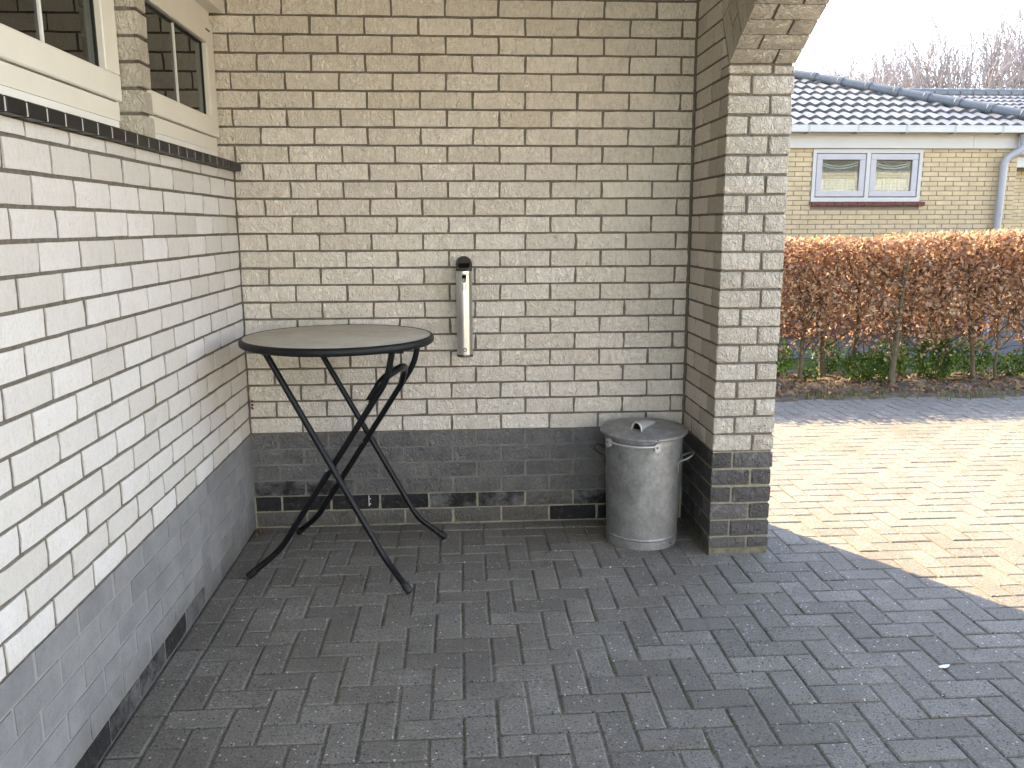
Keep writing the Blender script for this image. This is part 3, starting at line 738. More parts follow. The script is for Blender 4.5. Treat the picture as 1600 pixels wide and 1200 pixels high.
for (a0, a1, z0, z1, t) in ((-0.010, 0.010, 1.226, 1.258, 0.0016), (-0.0075, 0.0075, 1.240, 1.2555, 0.0013), (-0.0075, 0.0075, 1.2285, 1.2375, 0.0013)):
    q_ += [(a0, a1, z0, z0+t), (a0, a1, z1-t, z1), (a0, a0+t, z0+t, z1-t), (a1-t, a1, z0+t, z1-t)]
q_ += [(-0.005, 0.003, 1.246, 1.2475), (0.0035, 0.005, 1.246, 1.2475), (-0.005, 0.005, 1.232, 1.2332)]
put('pictogram', strip(q_, 0.0006), 'print_grey', at)
bc = on_tube([(0.0, 0.933)], 0.0)[0]
bt = put('bolt', MB().tube([(bc[0], bc[1]+0.004, bc[2]), (bc[0], bc[1]-0.003, bc[2]), (bc[0], bc[1]-0.0045, bc[2])], [0.0095, 0.0095, 0.0078], 20), 'cap', at, sm=40)
put('bolt_socket', MB().tube([(bc[0], bc[1]-0.003, bc[2]), (bc[0], bc[1]-0.0052, bc[2])], [0.0052, 0.0052], 12), 'zinc_light', bt)
put('back_plate', MB().box(AXc-0.015, AXc+0.015, AYc+AR-0.004, 0.004, 0.95, 1.29), 'cap', at)

# ================================================================== ZINC BIN
BC = Vector((1.957, -0.277, 0))
bn = thing('dustbin', 'old galvanised zinc dustbin with lid standing in the corner by the brick pier', 'bin', BC)
prof = [(0.166, 0.0), (0.1735, 0.0), (0.1735, 0.040), (0.1765, 0.043), (0.1775, 0.047), (0.1755, 0.051), (0.1735, 0.054)]
zz = np.linspace(0.058, 0.54, 10); prof += [(0.1735+0.0145*(z-0.054)/0.486, z) for z in zz] + [(0.193, 0.545), (0.193, 0.552), (0.187, 0.554)]
put('body', MB().lathe(prof, 64, BC), 'zinc', bn, sm=35)
tilt = Matrix.Rotation(math.radians(1.2), 4, 'X') @ Matrix.Rotation(math.radians(-0.8), 4, 'Y')
LZ = 0.556
lp = [(0.190, -0.004), (0.2085, -0.006), (0.2125, -0.002), (0.2125, 0.004), (0.2085, 0.008), (0.203, 0.009), (0.19, 0.010), (0.15, 0.018), (0.10, 0.027), (0.06, 0.032), (0.02, 0.034)]
lid = put('lid', MB().lathe(lp, 64, BC+Vector((0, 0, LZ)), tilt), 'zinc', bn, sm=40)
# handle: pressed tunnel across the lid, open end to the front left
hd = MB(); d = Vector((0.62, 0.78, 0)).normalized(); s_ = Vector((d.y, -d.x, 0)); base = BC + Vector((-0.004, -0.03, LZ))
NL, NA = 8, 10
for i in range(NL+1):
    t = i/NL; c0 = base + d*(-0.085+0.165*t); wd = 0.026+0.006*t; ht = 0.036*(1-t)**0.8+0.005
    zb0 = 0.021+0.012*min(1, t*1.6)
    for k in range(NA+1):
        a = math.pi*k/NA; hd.v.append(tuple(c0 + s_*wd*math.cos(a) + Vector((0, 0, zb0 + ht*math.sin(a) - 0.004 + 0.0025*math.cos(6*a)))))
for i in range(NL):
    for k in range(NA):
        b = i*(NA+1)+k; hd.f.append((b, b+1, b+NA+2, b+NA+1))
me = hd.mesh('lid_handle'); smooth(me, 60); ho = put('lid_handle', me, 'zinc_light', lid)
c0 = base + d*(-0.086)
put('handle_rim', MB().tube([tuple(c0 + s_*0.026*math.cos(math.pi*k/12) + Vector((0, 0, 0.020+0.040*math.sin(math.pi*k/12)))) for k in range(13)], 0.0045, 8), 'zinc_light', ho, sm=60)
put('handle_dark', MB().prism([(0.022*math.cos(math.pi*k/12), 0.022+0.033*math.sin(math.pi*k/12)) for k in range(13)], lambda a, b, dd: tuple(c0 + s_*a + d*dd + Vector((0, 0, b))), 0.012, 0.016), 'void', ho)
def bp(ang, r, z): a = math.radians(ang); return (BC.x+r*math.cos(a), BC.y+r*math.sin(a), z)
# bail handle under the rim between two lugs
put('bail', MB().tube([bp(a, 0.209, 0.524-0.004*math.sin(math.radians((a-205)*180/70))) for a in range(205, 276, 5)], 0.0058, 8), 'zinc_light', bn, sm=60)
for a in (205, 275):
    m = MB(); c = Vector(bp(a, 0.203, 0.520)); rd = Vector((math.cos(math.radians(a)), math.sin(math.radians(a)), 0)); tg = Vector((-rd.y, rd.x, 0))
    m.prism([(-0.013, -0.018), (0.000, -0.026), (0.014, -0.016), (0.016, 0.012), (0.004, 0.020), (-0.013, 0.014)], lambda p, q, dd: tuple(c + tg*p + Vector((0, 0, q)) + rd*dd), -0.004, 0.012)
    lg = put('lug', m, 'zinc_light', bn)
    put('lug_hole', MB().tube([tuple(c - tg*0.002 + rd*0.010), tuple(c - tg*0.002 + rd*0.0128)], [0.0042, 0.0042], 10), 'void', lg)
put('lug_plate', MB().prism([(0, 0.498), (0.065, 0.500), (0.065, 0.536), (0, 0.540)], lambda p, q, dd: bp(279+math.degrees(p/0.19), 0.1892+dd+0.014*(q-0.54)/0.486, q), 0, 0.0025), 'zinc', bn)
for sgn, a in ((1, -22), (-1, 158)):                      # side handles of bent rod
    r = 0.186
    pts = [bp(a-18, r, 0.375), bp(a-18, r+0.002, 0.425), bp(a-17, r+0.03, 0.437), bp(a-10, r+0.058, 0.455), bp(a+10, r+0.058, 0.455), bp(a+17, r+0.03, 0.437), bp(a+18, r+0.002, 0.425), bp(a+18, r, 0.375)]
    put('side_handle', MB().tube(roundpath(pts, 0.02, 4), 0.0048, 8), 'zinc' if sgn > 0 else 'dark_wire', bn, sm=60)
put('rivet', MB().tube([bp(275, 0.2125, LZ+.001), bp(275, 0.2145, LZ+.001)], [0.0035, 0.0035], 8), 'void', bn)
put('rivet', MB().tube([bp(312, 0.1735, 0.018), bp(312, 0.175, 0.018)], [0.004, 0.004], 8), 'void', bn)

# ================================================================== HEDGE
def leaf_mesh(pts, size, rg, ratio=0.6, up_bias=0.0):
    """one folded diamond leaf per point"""
    n = len(pts); a = rg.normal(size=(n, 3)); a[:, 2] += up_bias; a /= np.linalg.norm(a, axis=1)[:, None]
    b = rg.normal(size=(n, 3)); b -= (b*a).sum(1)[:, None]*a; b /= np.linalg.norm(b, axis=1)[:, None]; c = np.cross(a, b)
    s = (size*rg.uniform(0.65, 1.25, n))[:, None]
    p0 = pts - a*s*0.5; p1 = pts + a*s*0.5; m = pts - a*s*0.05
    l = m + b*s*ratio*0.5 + c*s*0.14; r = m - b*s*ratio*0.5 + c*s*0.14
    V = np.stack([p0, l, p1, r], 1).reshape(-1, 3)
    i = np.arange(n)*4; Fc = np.concatenate([np.stack([i, i+1, i+2], 1), np.stack([i, i+2, i+3], 1)])
    me = bpy.data.meshes.new('leaves'); me.vertices.add(len(V)); me.vertices.foreach_set('co', V.ravel())
    me.loops.add(len(Fc)*3); me.loops.foreach_set('vertex_index', Fc.ravel().astype(np.int32))
    me.polygons.add(len(Fc)); me.polygons.foreach_set('loop_start', np.arange(0, len(Fc)*3, 3).astype(np.int32)); me.polygons.foreach_set('loop_total', np.full(len(Fc), 3, np.int32))
    me.update(); me.validate(); return me
HX0, HX1 = 2.7, 9.2
hg = thing('beech_hedge', 'clipped beech hedge with copper brown winter leaves and bare stems', 'hedge', (5.5, 3.7, 0))
rg = np.random.default_rng(3)
def htop(x): return 1.415 + 0.012*(x-4.5) + 0.02*np.sin(x*2.3) + 0.012*np.sin(x*7.1)
n = 72000
px = rg.uniform(HX0, HX1, n); py = rg.uniform(3.36, 4.12, n); u = rg.uniform(0, 1, n)
zt = htop(px); pz = zt - (u**1.35)*1.12
clump = np.sin(px*5.3+pz*4.0)+np.sin(px*11.7-pz*7+1.3)+np.sin(px*3.1+py*9+pz*9.0)
front = (py-3.36)/0.76
lo = np.clip((pz-0.30)/0.48, 0, 1)
keep = (rg.uniform(0, 1, n) < (0.07+0.93*lo**1.1)*np.where(clump > -0.35-0.9*lo, 1, 0.10+0.6*lo)) & (pz > 0.27)
keep &= (rg.uniform(0, 1, n) < np.where((front > 0.25) & (front < 0.75) & (pz < zt-0.25), 0.45, 1))
P3 = np.stack([px, py + rg.normal(0, 0.03, n), pz + rg.normal(0, 0.012, n)], 1)[keep]
o = put('foliage', leaf_mesh(P3, 0.052, rg), 'leaf', hg); o['kind'] = 'stuff'
n = 1500; px = rg.uniform(HX0, HX1, n); P3 = np.stack([px, rg.uniform(3.4, 4.1, n), htop(px)+rg.uniform(-0.02, 0.03, n)], 1)
k_ = rg.uniform(0, 1, n) < 0.15+0.85*np.clip((px-6.0)/0.6, 0, 1)
o = put('young_shoots', leaf_mesh(P3[k_], 0.04, rg, 0.4, 1.5), 'leaf_pale', hg); o['kind'] = 'stuff'
tw = MB(); rs = random.Random(9)
for q in range(1500):
    x = rs.uniform(HX0, HX1); y = rs.uniform(3.42, 4.05); z = rs.uniform(0.22, 1.2); d = Vector((rs.uniform(-1, 1), rs.uniform(-.6, .6), rs.uniform(-.1, 1.1))).normalized(); L = rs.uniform(.12, .4)
    p0 = Vector((x, y, z)); p1 = p0+d*L*.5+Vector((0, 0, rs.uniform(-.03, .03))); p2 = p0+d*L
    if p2.z > 1.43: p2.z = 1.43
    tw.tube([p0, p1, p2], [.0045, .0035, .0018], 3, False)
for q in range(70):
    x = rs.uniform(HX0, HX1); y = rs.uniform(3.5, 4.0); z = htop(x)-.03; tw.tube([(x, y, z), (x+rs.uniform(-.03, .04), y, z+rs.uniform(.04, .11))], [.003, .0015], 3, False)
o = put('twigs', tw, 'twig', hg); o['kind'] = 'stuff'
stems = [(3.15, 3.75), (3.62, 3.6), (4.02, 3.8), (4.40, 3.65), (4.72, 3.86), (5.04, 3.92), (5.22, 3.42), (5.55, 3.95), (5.72, 3.85), (6.00, 3.9), (6.15, 3.6), (6.375, 3.6), (6.42, 4.0), (6.57, 3.47), (6.95, 3.7), (7.35, 3.6), (7.7, 3.8), (8.1, 3.65), (8.6, 3.75)]
for (x, y) in stems:
    big = (x, y) in ((5.22, 3.42), (4.72, 3.86), (5.04, 3.92), (6.57, 3.47), (6.0, 3.9)); r = rs.uniform(.026, .033) if big else rs.uniform(.014, .024)
    p = Vector((x, y, -0.03)); pts = [p]; lean = Vector((rs.uniform(-.10, .10), rs.uniform(-.03, .08), 1))
    for i in range(7): p = p + lean*0.17 + Vector((rs.uniform(-.018, .018), rs.uniform(-.018, .018), 0)); pts.append(p.copy())
    m = MB(); m.tube(pts, [r*1.25]+[r*(1-.09*i) for i in range(7)], 9)
    for i in range(5):
        q0 = pts[2+i % 5]; dr = Vector((rs.uniform(-1, 1), rs.uniform(-.7, .5), rs.uniform(.4, 1.1))).normalized(); L = rs.uniform(.25, .45)
        m.tube([q0, q0+dr*L*.5+Vector((0, 0, .03)), q0+dr*L+Vector((0, 0, .1))], [r*.5, r*.35, r*.15], 6, False)
    put('stem', m, 'bark', hg, sm=60)

# planting bed under the hedge
m = MB(); nx, ny = 90, 22; zr = {}
for i in range(nx+1):
    for j in range(ny+1):
        x = 2.3+ (10-2.3)*i/nx; t = j/ny; ye = 2.86+0.06*math.sin(x*2.7)+0.05*math.sin(x*6.1+1)
        y = ye + (4.3-ye)*t; z = -0.002 + 0.05*min(1, t*4)*(0.6+0.25*math.sin(x*5+y*7)+0.25*math.sin(x*13-y*11)) + rs.uniform(-.006, .006)*min(1, t*6)
        if t in (0, 1): z = -0.02
        m.v.append((x, y, z))
for i in range(nx):
    for j in range(ny): a = i*(ny+1)+j; m.f.append((a, a+ny+1, a+ny+2, a+1))
struct(put('planting_bed', m, 'soil', sm=80))
n = 2600; px = rg.uniform(2.5, 9, n); py = 2.95+np.abs(rg.normal(0.45, 0.35, n)); k_ = py < 4.2
P3 = np.stack([px, py, np.full(n, 0.045)+rg.uniform(-.02, .015, n)], 1)[k_]
o = put('leaf_litter', leaf_mesh(P3, 0.042, rg), 'litter'); o['kind'] = 'stuff'; o['label'] = 'fallen brown leaves scattered on the soil under the hedge'; o['category'] = 'leaves'
gr = MB(); tufts = [(4.62+rs.gauss(0, .22), 3.05+rs.gauss(0, .05)) for _ in range(60)] + [(rs.uniform(3, 8), 2.92+rs.gauss(0, .05)) for _ in range(90)] + [(6.1+rs.gauss(0, .4), 3.05+rs.gauss(0, .08)) for _ in range(40)] + [(5.9+rs.gauss(0, .1), 3.35+rs.gauss(0, .05)) for _ in range(14)]
for (x, y) in tufts:
    for b in range(7):
        a = rs.uniform(0, 6.28); h = rs.uniform(.015, .06); dx, dy = math.cos(a), math.sin(a); sp = rs.uniform(.01, .04); x0 = x+rs.uniform(-.02, .02); y0 = y+rs.uniform(-.02, .02); ww = .003
        gr.add([(x0-dy*ww, y0+dx*ww, 0.0), (x0+dy*ww, y0-dx*ww, 0.0), (x0+dx*sp, y0+dy*sp, h+.02)], [(0, 1, 2)])
me = gr.mesh('grass'); o = put('grass', me, 'grass'); o['kind'] = 'stuff'; o['label'] = 'short grass tufts along the edge of the soil under the hedge'; o['category'] = 'grass'
for i, (x, y, sx, sz, cnt, lab) in enumerate([
    (5.08, 3.62, .24, .30, 1100, 'low green shrub left of the stoutest hedge stem'), (5.78, 3.72, .30, .42, 1700, 'larger bright green shrub right of the stoutest hedge stem'),
    (3.98, 3.70, .20, .34, 700, 'dark green shrub beside the brick pier under the hedge'), (5.42, 3.95, .20, .36, 600, 'dark green shrub behind the hedge between two brighter shrubs'),
    (4.52, 3.75, .12, .14, 220, 'tiny green seedling clump beside thin hedge stem'), (6.25, 3.85, .24, .38, 800, 'dark green shrub right of the brightest shrub under the hedge'),
    (6.62, 3.72, .20, .26, 600, 'low green shrub at the right end of the hedge in view'), (4.28, 3.95, .22, .36, 600, 'dark shrub behind the hedge stems near the brick pier'), (4.85, 4.05, .2, .34, 600, 'dark shrub behind the pair of stems left of the stoutest stem')]):
    s = thing('green_shrub', lab, 'shrub', (x, y, 0), 'green shrubs under the hedge')
    q = rg.normal(size=(cnt, 3)); q /= np.linalg.norm(q, axis=1)[:, None]; q *= rg.uniform(0.35, 1, cnt)[:, None]**0.5
    pts = q*np.array([sx, sx*.7, sz*.55])*(1+.25*np.sin(q[:, :1]*7+i)) + np.array([x, y, sz*.56]); pts = pts[pts[:, 2] > .03]
    put('foliage', leaf_mesh(pts, 0.036, rg, 0.6, .4), 'green', s)
    m = MB()
    for b in range(7): m.tube([(x+rs.uniform(-.04, .04), y, 0), (x+rs.uniform(-sx, sx)*.7, y+rs.uniform(-sx, sx)*.5, sz*.85)], [.005, .002], 5, False)
    put('branches', m, 'twig', s)

# ================================================================== NEIGHBOUR'S HOUSE
HY = 6.9
nh = thing('bungalow', 'yellow brick bungalow with grey tiled hip roof and white fascia behind the hedge', 'house', (6.5, HY, 0))
put('wall', MB().box(2.2, 8.60, HY+0.008, HY+0.3, 0.0, 1.845).box(2.2, 5.775, HY+0.008, HY+0.3, 1.845, 2.6).box(7.275, 8.60, HY+0.008, HY+0.3, 1.845, 2.6).box(5.775, 7.275, HY+0.008, HY+0.3, 2.53, 2.6).box(2.2, 8.592, HY+0.5, 12, 0, 2.6), 'ymortar', nh)
put('plinth', MB().box(2.2, 8.61, HY-0.006, HY+0.1, -0.05, 0.30), 'redbrick', nh)
WX0, WX1, WZ0, WZ1 = 5.775, 7.275, 1.845, 2.53
bh, bl = 0.0626, 0.2195; rgh = random.Random(4); low = MB()
for k in range(0, 40):
    z0 = 0.30 + bh*k
    if z0 > 2.53: break
    x = 2.25 - (bl/2 if k % 2 else 0)
    while x < 8.6:
        xa, xb = max(x, 2.25), min(x+bl-0.010, 8.603)
        segs = [(xa, xb)]
        if z0+0.05 > WZ0-0.07 and z0 < WZ1+.02: segs = [(xa, min(xb, WX0-.005)), (max(xa, WX1+.005), xb)]
        for (a, b) in segs:
            if b-a < 0.03: continue
            if z0 > 1.25 and b > 5.3:
                key = ('yb', round(b-a, 3))
                if key not in BRICKS: BRICKS[key] = MB().box(0, b-a, 0, 0.05, 0, bh-0.010).mesh('brick')
                put('brick', BRICKS[key], 'ybrick', nh, (a, HY+rgh.uniform(-.002, .001), z0))
            else: low.box(a, b, HY, HY+.05, z0, z0+bh-.010)
        x += bl
o = put('lower_bricks', low, 'ybrick', nh); o['kind'] = 'stuff'
wn = put('window', MB().box(WX0, WX1, HY-0.012, HY+.06, WZ1-0.055, WZ1).box(WX0, WX1, HY-0.0125, HY+.06, WZ0, WZ0+0.055)
         .box(WX0, WX0+0.045, HY-0.012, HY+.06, WZ0+.055, WZ1-.055).box(WX1-0.045, WX1, HY-0.012, HY+.06, WZ0+.055, WZ1-.055).box(6.505, 6.560, HY-0.012, HY+.06, WZ0+.055, WZ1-.055), 'white_board', nh)
for (a, b) in ((WX0+0.055, 6.497), (6.568, WX1-0.055)):
    z0, z1 = WZ0+.065, WZ1-.063; fr = 0.078
    put('sash', MB().bbox(a, b, HY-0.006, HY+.05, z1-fr, z1, .005).bbox(a, b, HY-0.006, HY+.05, z0, z0+fr, .005).bbox(a, a+fr, HY-0.0055, HY+.05, z0+fr, z1-fr, .004).bbox(b-fr, b, HY-0.0055, HY+.05, z0+fr, z1-fr, .004), 'lilac', wn)
    put('pane', MB().box(a+fr-.002, b-fr+.002, HY+.015, HY+.019, z0+fr-.002, z1-fr+.002), 'glass', wn)
    put('interior', MB().box(a, b, HY+.30, HY+.32, z0-.1, z1+.1), 'dark_room', wn)
    cw = b-a-2*fr
    for dz in (0.03, 0.06):
        put('curtain_edge', MB().tube([(a+fr+cw*t/12, HY+.06, z1-fr-dz-0.05*math.sin(math.pi*t/12)) for t in range(13)], .009, 6), 'curtain', wn, sm=60)
    m = MB()
    for t in range(24):
        x0 = a+fr+cw*t/24; x1 = a+fr+cw*(t+1)/24; dy = .012*(t % 2); dy1 = .012*((t+1) % 2)
        m.add([(x0, HY+.09+dy, z0+fr), (x1, HY+.09+dy1, z0+fr), (x1, HY+.09+dy1, z0+fr+.15+.012*math.sin(math.pi*(t+1)/24)), (x0, HY+.09+dy, z0+fr+.15+.012*math.sin(math.pi*t/24))], [(0, 1, 2, 3)])
    put('half_curtain', m.mesh('half_curtain'), 'curtain', wn)
sl = put('sill', MB().box(WX0-.01, WX1+.03, HY-.045, HY+.04, WZ0-.055, WZ0-.005), 'ymortar', nh)
x = WX0-.008
while x < WX1+.02: put('tile', MB().bbox(x, x+.099, HY-.055, HY+.04, WZ0-.057, WZ0-.003, .005), 'redbrick', sl); x += .105
put('fascia', MB().box(2.0, 7.93, HY-.05, HY+.02, 2.535, 2.70).box(7.934, 8.56, HY-.05, HY+.02, 2.535, 2.70), 'white_board', nh)
put('soffit', MB().box(2.0, 8.9, HY-.05, HY+.25, 2.705, 2.73), 'white_board', nh)
gut = put('gutter', MB().box(2.0, 8.95, HY-.20, HY-.06, 2.722, 2.735).bbox(2.0, 8.95, HY-.215, HY-.195, 2.722, 2.80, .004).box(2.0, 8.95, HY-.06, HY-.05, 2.70, 2.80).tube([(2.0, HY-.205, 2.80), (8.95, HY-.205, 2.80)], .012, 8), 'white_board', nh)
x = 2.35
while x < 8.9:
    put('bracket', MB().box(x-.010, x+.010, HY-.2185, HY-.19, 2.715, 2.812).box(x-.010, x+.010, HY-.20, HY-.055, 2.709, 2.7195), 'pipe', gut); x += .652
pp = roundpath([(8.58, HY-.13, 2.72), (8.58, HY-.13, 2.52), (8.37, HY-.075, 2.40), (8.345, HY-.075, 0.0)], .10, 5)
dp = put('downpipe', MB().tube(pp, .047, 16), 'pipe', nh, sm=60)
for z in (2.28, 1.66): put('pipe_collar', MB().tube([(8.365, HY-.075, z), (8.365, HY-.075, z+.03)], .052, 16), 'pipe', dp, sm=60)
put('pipe_hopper', MB().tube([(8.58, HY-.13, 2.72), (8.58, HY-.13, 2.58)], [.062, .056], 16), 'pipe', dp, sm=60)
# roof: front slope with tiles cut at the hip
TAN = 0.395; SLP = math.atan(TAN); EY, EZ, CX = HY-.16, 2.80, 8.99
def roof_pt(x, s, h): return (x, EY + s*math.cos(SLP) - h*math.sin(SLP), EZ + s*math.sin(SLP) + h*math.cos(SLP))
rf = put('roof', MB().add([roof_pt(2, 0, -.03), roof_pt(CX, 0, -.03), (4.9, EY+4.09, EZ+4.09*TAN-.03), (2, EY+4.09, EZ+4.09*TAN-.03), (2, EY+8.2, EZ-.03), (CX, EY+8.2, EZ-.03)], [(0, 1, 2, 3), (1, 5, 2), (3, 2, 5, 4), (0, 3, 4), (0, 4, 5, 1)]), 'roof', nh)
TW, TG = 0.172, 0.345
TILE = []
for v in range(2):
    m = MB(); nn = 10
    for (s, lift) in ((-.03, .0), (TG+.02, -.040)):
        for top in (1, 0):
            for i in range(nn+1):
                t = i/nn; h = 0.017*math.cos(2*math.pi*(t-0.62)) + (0.006 if t > .9 else 0)
                m.v.append((TW*t*1.02, s, h + lift + (.046 if top else .004) - (0 if top else .0)))
    w_ = nn+1
    for i in range(nn):
        m.f.append((i, i+1, 2*w_+i+1, 2*w_+i)); m.f.append((i, w_+i, w_+i+1, i+1))
    me = m.mesh('roof_tile'); fixn(me); smooth(me, 40); TILE.append(me)
nrow = 0; far = MB(); rgt = random.Random(2); cnt = 0
for r in range(12):
    s = r*TG; x = 2.1 + (0.0)
    hipx = CX - s*math.cos(SLP)
    while x < hipx-0.08:
        q = project(roof_pt(x, s, .03))
        if q[0] > 1190 and cnt < 300:
            o = put('roof_tile', TILE[0], 'roof', rf, roof_pt(x, s, rgt.uniform(-.002, .003)), (SLP, 0, rgt.uniform(-.006, .006))); cnt += 1
        x += TW
hip = lambda t: (CX - t + .03, EY + t - .03, EZ + t*TAN + .06)
t = 0.0
while t < 4.0:
    a, b = Vector(hip(t)), Vector(hip(t+.30)); dd = (b-a)
    put('ridge_tile', MB().tube([a - dd*.02, a+dd*.12, a+dd*.14, a+dd*1.03], [.086, .086, .076, .068], 14), 'ridge', rf, sm=30); t += .295

# second house behind, on the right
n2 = thing('rear_house', 'second yellow brick house with tiled roof glimpsed behind the bungalow at right', 'house', (13, 10.9, 0))
H2 = 10.9
put('wall', MB().box(8.0, 11.8, H2, H2+4, 0, 2.6).box(11.8, 14, H2, H2+.3, 0, .85).box(11.8, 14, H2, H2+.3, 2.03, 2.6).box(14, 20, H2, H2+4, 0, 2.6), 'ymortar', n2)
rgh = random.Random(8); m = MB()
for k in range(40):
    z0 = .0626*k
    if z0 > 2.5: break
    x = 10.0 - (.11 if k % 2 else 0)
    while x < 15:
        if not (z0 > .85 and z0 < 2.05 and 11.75 < x+.2 and x < 14.0): m.box(x, x+.21, H2-.008, H2+.02, z0, z0+.053)
        x += .2195
o = put('bricks', m, 'ybrick', n2); o['kind'] = 'stuff'
for i in range(22): put('soldier_brick', MB().box(11.75+.1*i, 11.84+.1*i, H2-.010, H2+.02, 2.05, 2.25), 'ybrick', n2)
wn = put('window', MB().box(11.8, 14, H2-.02, H2+.05, 1.92, 2.03).box(11.8, 11.87, H2-.02, H2+.05, .85, 1.92).box(11.8, 14, H2-.02, H2+.05, .85, .93), 'lilac', n2)
put('pane', MB().box(11.87, 14, H2+.0, H2+.01, .93, 1.92), 'glass', wn)
put('white_bar', MB().box(12.09, 12.115, H2-.012, H2+.012, .93, 1.92), 'white_board', wn); put('white_bar', MB().box(11.87, 14, H2-.0125, H2+.0125, 1.28, 1.305), 'white_board', wn)
put('interior', MB().box(11.8, 14, H2+.3, H2+.32, .85, 2.0), 'dark_room', wn)
put('fascia', MB().box(8, 20, H2-.30, H2-.26, 2.55, 2.76).box(8, 20, H2-.26, H2+.05, 2.66, 2.69), 'white_board', n2)
put('gutter', MB().tube([(8, H2-.36, 2.80), (20, H2-.36, 2.80)], .06, 10), 'pipe', n2, sm=60)
TAN2 = 0.36; SL2 = math.atan(TAN2)
rf2 = put('roof', MB().add([(8, H2-.3, 2.80), (20, H2-.3, 2.80), (20, H2+4.3, 2.80+4.6*TAN2), (8, H2+4.3, 2.80+4.6*TAN2), (8, H2+8.8, 2.8), (20, H2+8.8, 2.8)], [(0, 1, 2, 3), (3, 2, 5, 4), (0, 3, 4), (1, 5, 2), (0, 4, 5, 1)]), 'roof', n2)
cnt = 0
for r in range(15):
    s = r*TG; x = 9.4
    while x < 16.5:
        pz = (x, H2-.3+s*math.cos(SL2), 2.83+s*math.sin(SL2)); q = project(pz)
        if 1400 < q[0] < 1640 and q[1] < 205 and cnt < 300:
            put('roof_tile', TILE[0], 'roof', rf2, pz, (SL2, 0, rgt.uniform(-.006, .006))); cnt += 1
        x += TW
x = 9.0
while x < 19:
    put('ridge_tile', MB().tube([(x-.01, H2+4.3, 2.86+4.6*TAN2), (x+.31, H2+4.3, 2.86+4.6*TAN2)], [.125, .105], 14), 'ridge', rf2, sm=30); x += .305

# ================================================================== BARE TREES
def bare_tree(name, lab, base, height, width, seed, limbs=14, mat='treebark'):
    rr = random.Random(seed); m_tr = MB(); m_tw = MB(); b0 = Vector(base)
    tr = thing(name, lab, 'tree', base, 'bare trees behind the roofs')
    fork = b0 + Vector((0, 0, height*.22)); zc = height*.60; rz = height*.40
    m_tr.tube([b0, b0+Vector((rr.uniform(-.1, .1), 0, height*.12)), fork, fork+Vector((0, 0, height*.1))], [height*.026, height*.021, height*.018, height*.010], 9)
    rmin = height*.0009
    def grow(p, d, L, r, lev):
        ns = 5 if lev < 2 else 3; pts = [p]; rad = [r]; q = p.copy(); dd = d.copy()
        for i in range(ns):
            k = .07 if lev == 0 else .17
            dd = (dd + Vector((rr.uniform(-k, k), rr.uniform(-k, k), rr.uniform(-.03, .13)))).normalized(); q = q+dd*L/ns; pts.append(q.copy()); rad.append(max(r*(1-.72*(i+1)/ns), rmin))
        m_tw.tube(pts, rad, 5 if lev == 0 else 3, False)
        if lev >= 3: return
        for c in range((8, 4, 2)[lev]):
            t = rr.uniform(.22, 1.0); i = min(int(t*ns), ns-1); pp = pts[i].lerp(pts[i+1], t*ns-i)
            ax = Vector((rr.uniform(-1, 1), rr.uniform(-1, 1), rr.uniform(-.5, .5))).normalized()
            grow(pp, (dd + ax*rr.uniform(.5, .85) + Vector((0, 0, .2))).normalized(), L*(.60-.22*t)*rr.uniform(.8, 1.15), max(rad[i]*.6, rmin), lev+1)
    for i in range(limbs):
        th = math.radians(70)*math.sqrt((i+.3)/limbs)*rr.uniform(.85, 1.1); az = i*2.4+rr.uniform(-.4, .4)
        tgt = b0 + Vector((math.sin(th)*math.cos(az)*width, math.sin(th)*math.sin(az)*width, zc + rz*(math.cos(th)-.35)*1.0))
        st = fork + Vector((0, 0, height*.10*(1-i/limbs))); d = tgt-st
        grow(st, d.normalized(), d.length*.95, height*.0095, 0)
    k = height/float(np.percentile([v[2] for v in m_tw.v], 96.0))
    for mb in (m_tr, m_tw): mb.v = [tuple(b0 + (Vector(v)-b0)*k) for v in mb.v]
    put('trunk', m_tr.mesh('trunk'), mat, tr); put('crown', m_tw.mesh('crown'), mat, tr)
def place_tree(u, vtop, Y, lab, width, seed, limbs=14):
    """stands at the world spot y = Y seen in column u; height from the camera geometry"""
    d = fw + rt*((u-800)/F_PX) - up*((vtop-600)/F_PX); t = (Y-CAM.y)/d.y; X = CAM + d*t
    bare_tree('bare_tree', lab, Vector((X.x, Y, 0)), X.z, width, seed, limbs)
place_tree(1505, 40, 27, 'large bare round crowned tree above the rear roof', 3.6, 3, 34)
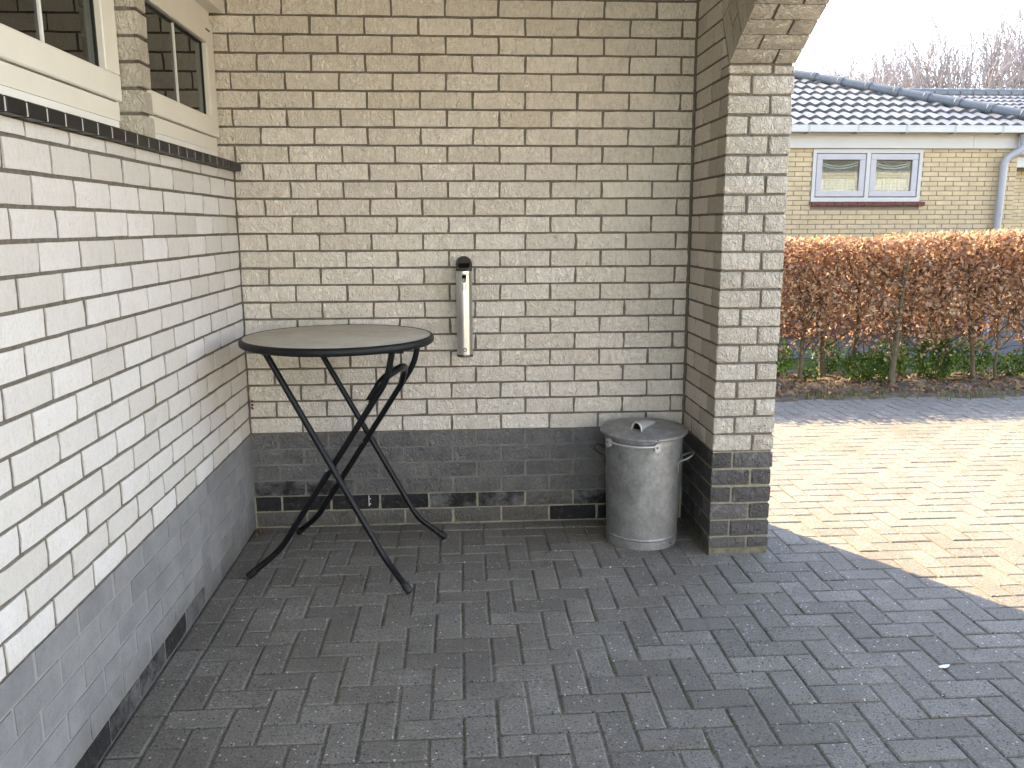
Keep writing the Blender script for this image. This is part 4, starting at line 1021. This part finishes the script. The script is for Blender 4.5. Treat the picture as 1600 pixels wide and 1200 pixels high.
place_tree(1412, 78, 31, 'slimmer bare tree left of the large round crowned tree', 1.3, 14, 11)
place_tree(1625, 35, 29, 'bare tree at the right edge of the picture', 2.8, 25, 24)
place_tree(1368, 75, 36, 'narrow upright bare tree above the middle of the hip ridge', .8, 31, 10)
place_tree(1298, 92, 42, 'far small bare tree nearest the brick arch', 1.1, 44, 10)
place_tree(1328, 88, 45, 'far bare tree between the small one and the narrow upright one', 1.1, 52, 10)

# ================================================================== SMALL LOOSE THINGS
def curl_leaf(name, x, y, z, L, W, rz, mat, lab, cat, group=None, curl=.35):
    m = MB(); n = 6
    for i in range(n+1):
        t = i/n; w_ = W*math.sin(math.pi*min(max(t, .03), .97))**.7*.5
        for s in (-1, 0, 1): m.v.append((L*(t-.5), w_*s, L*curl*(t-.5)**2 + (.25*w_ if s else 0)+.0012))
    for i in range(n):
        for s in (0, 1): a = i*3+s; m.f.append((a, a+3, a+4, a+1))
    return tag(put(name, m.mesh(name), mat, None, (x, y, z), (0, 0, rz)), lab, cat, group)
curl_leaf('petal', 2.753, -1.579, .001, .05, .02, .3, 'petal', 'single white petal lying on the shaded paving at right', 'petal')
for i, (x, y, s, r) in enumerate([(.035, -.06, .04, .4), (.05, -.10, .032, 2.0), (.028, -.135, .038, 1.2), (.07, -.045, .03, 2.7), (.022, -.19, .03, .9), (.20, -.015, .05, .3), (.045, -.075, .028, 3.4)]):
    curl_leaf('dry_leaf', x, y, .002+.004*(i % 2), s, s*.55, r, 'litter', 'small dry brown leaf in the wall corner behind the table', 'leaf', 'dry leaves in the corner', 1.2)

m = MB(); rd = random.Random(6)
for i in range(9):
    c = Vector((0.012+rd.uniform(-.008, .014), -0.006+rd.uniform(-.006, .004), 0.655+rd.uniform(-.022, .022)))
    m.tube([c, c+Vector((rd.uniform(-.01, .01), rd.uniform(-.008, .004), rd.uniform(-.012, .012)))], [rd.uniform(.003, .006), .0015], 5)
tag(put('debris', m, 'redbrick'), 'small reddish brown debris stuck in the wall corner left of the table', 'debris')
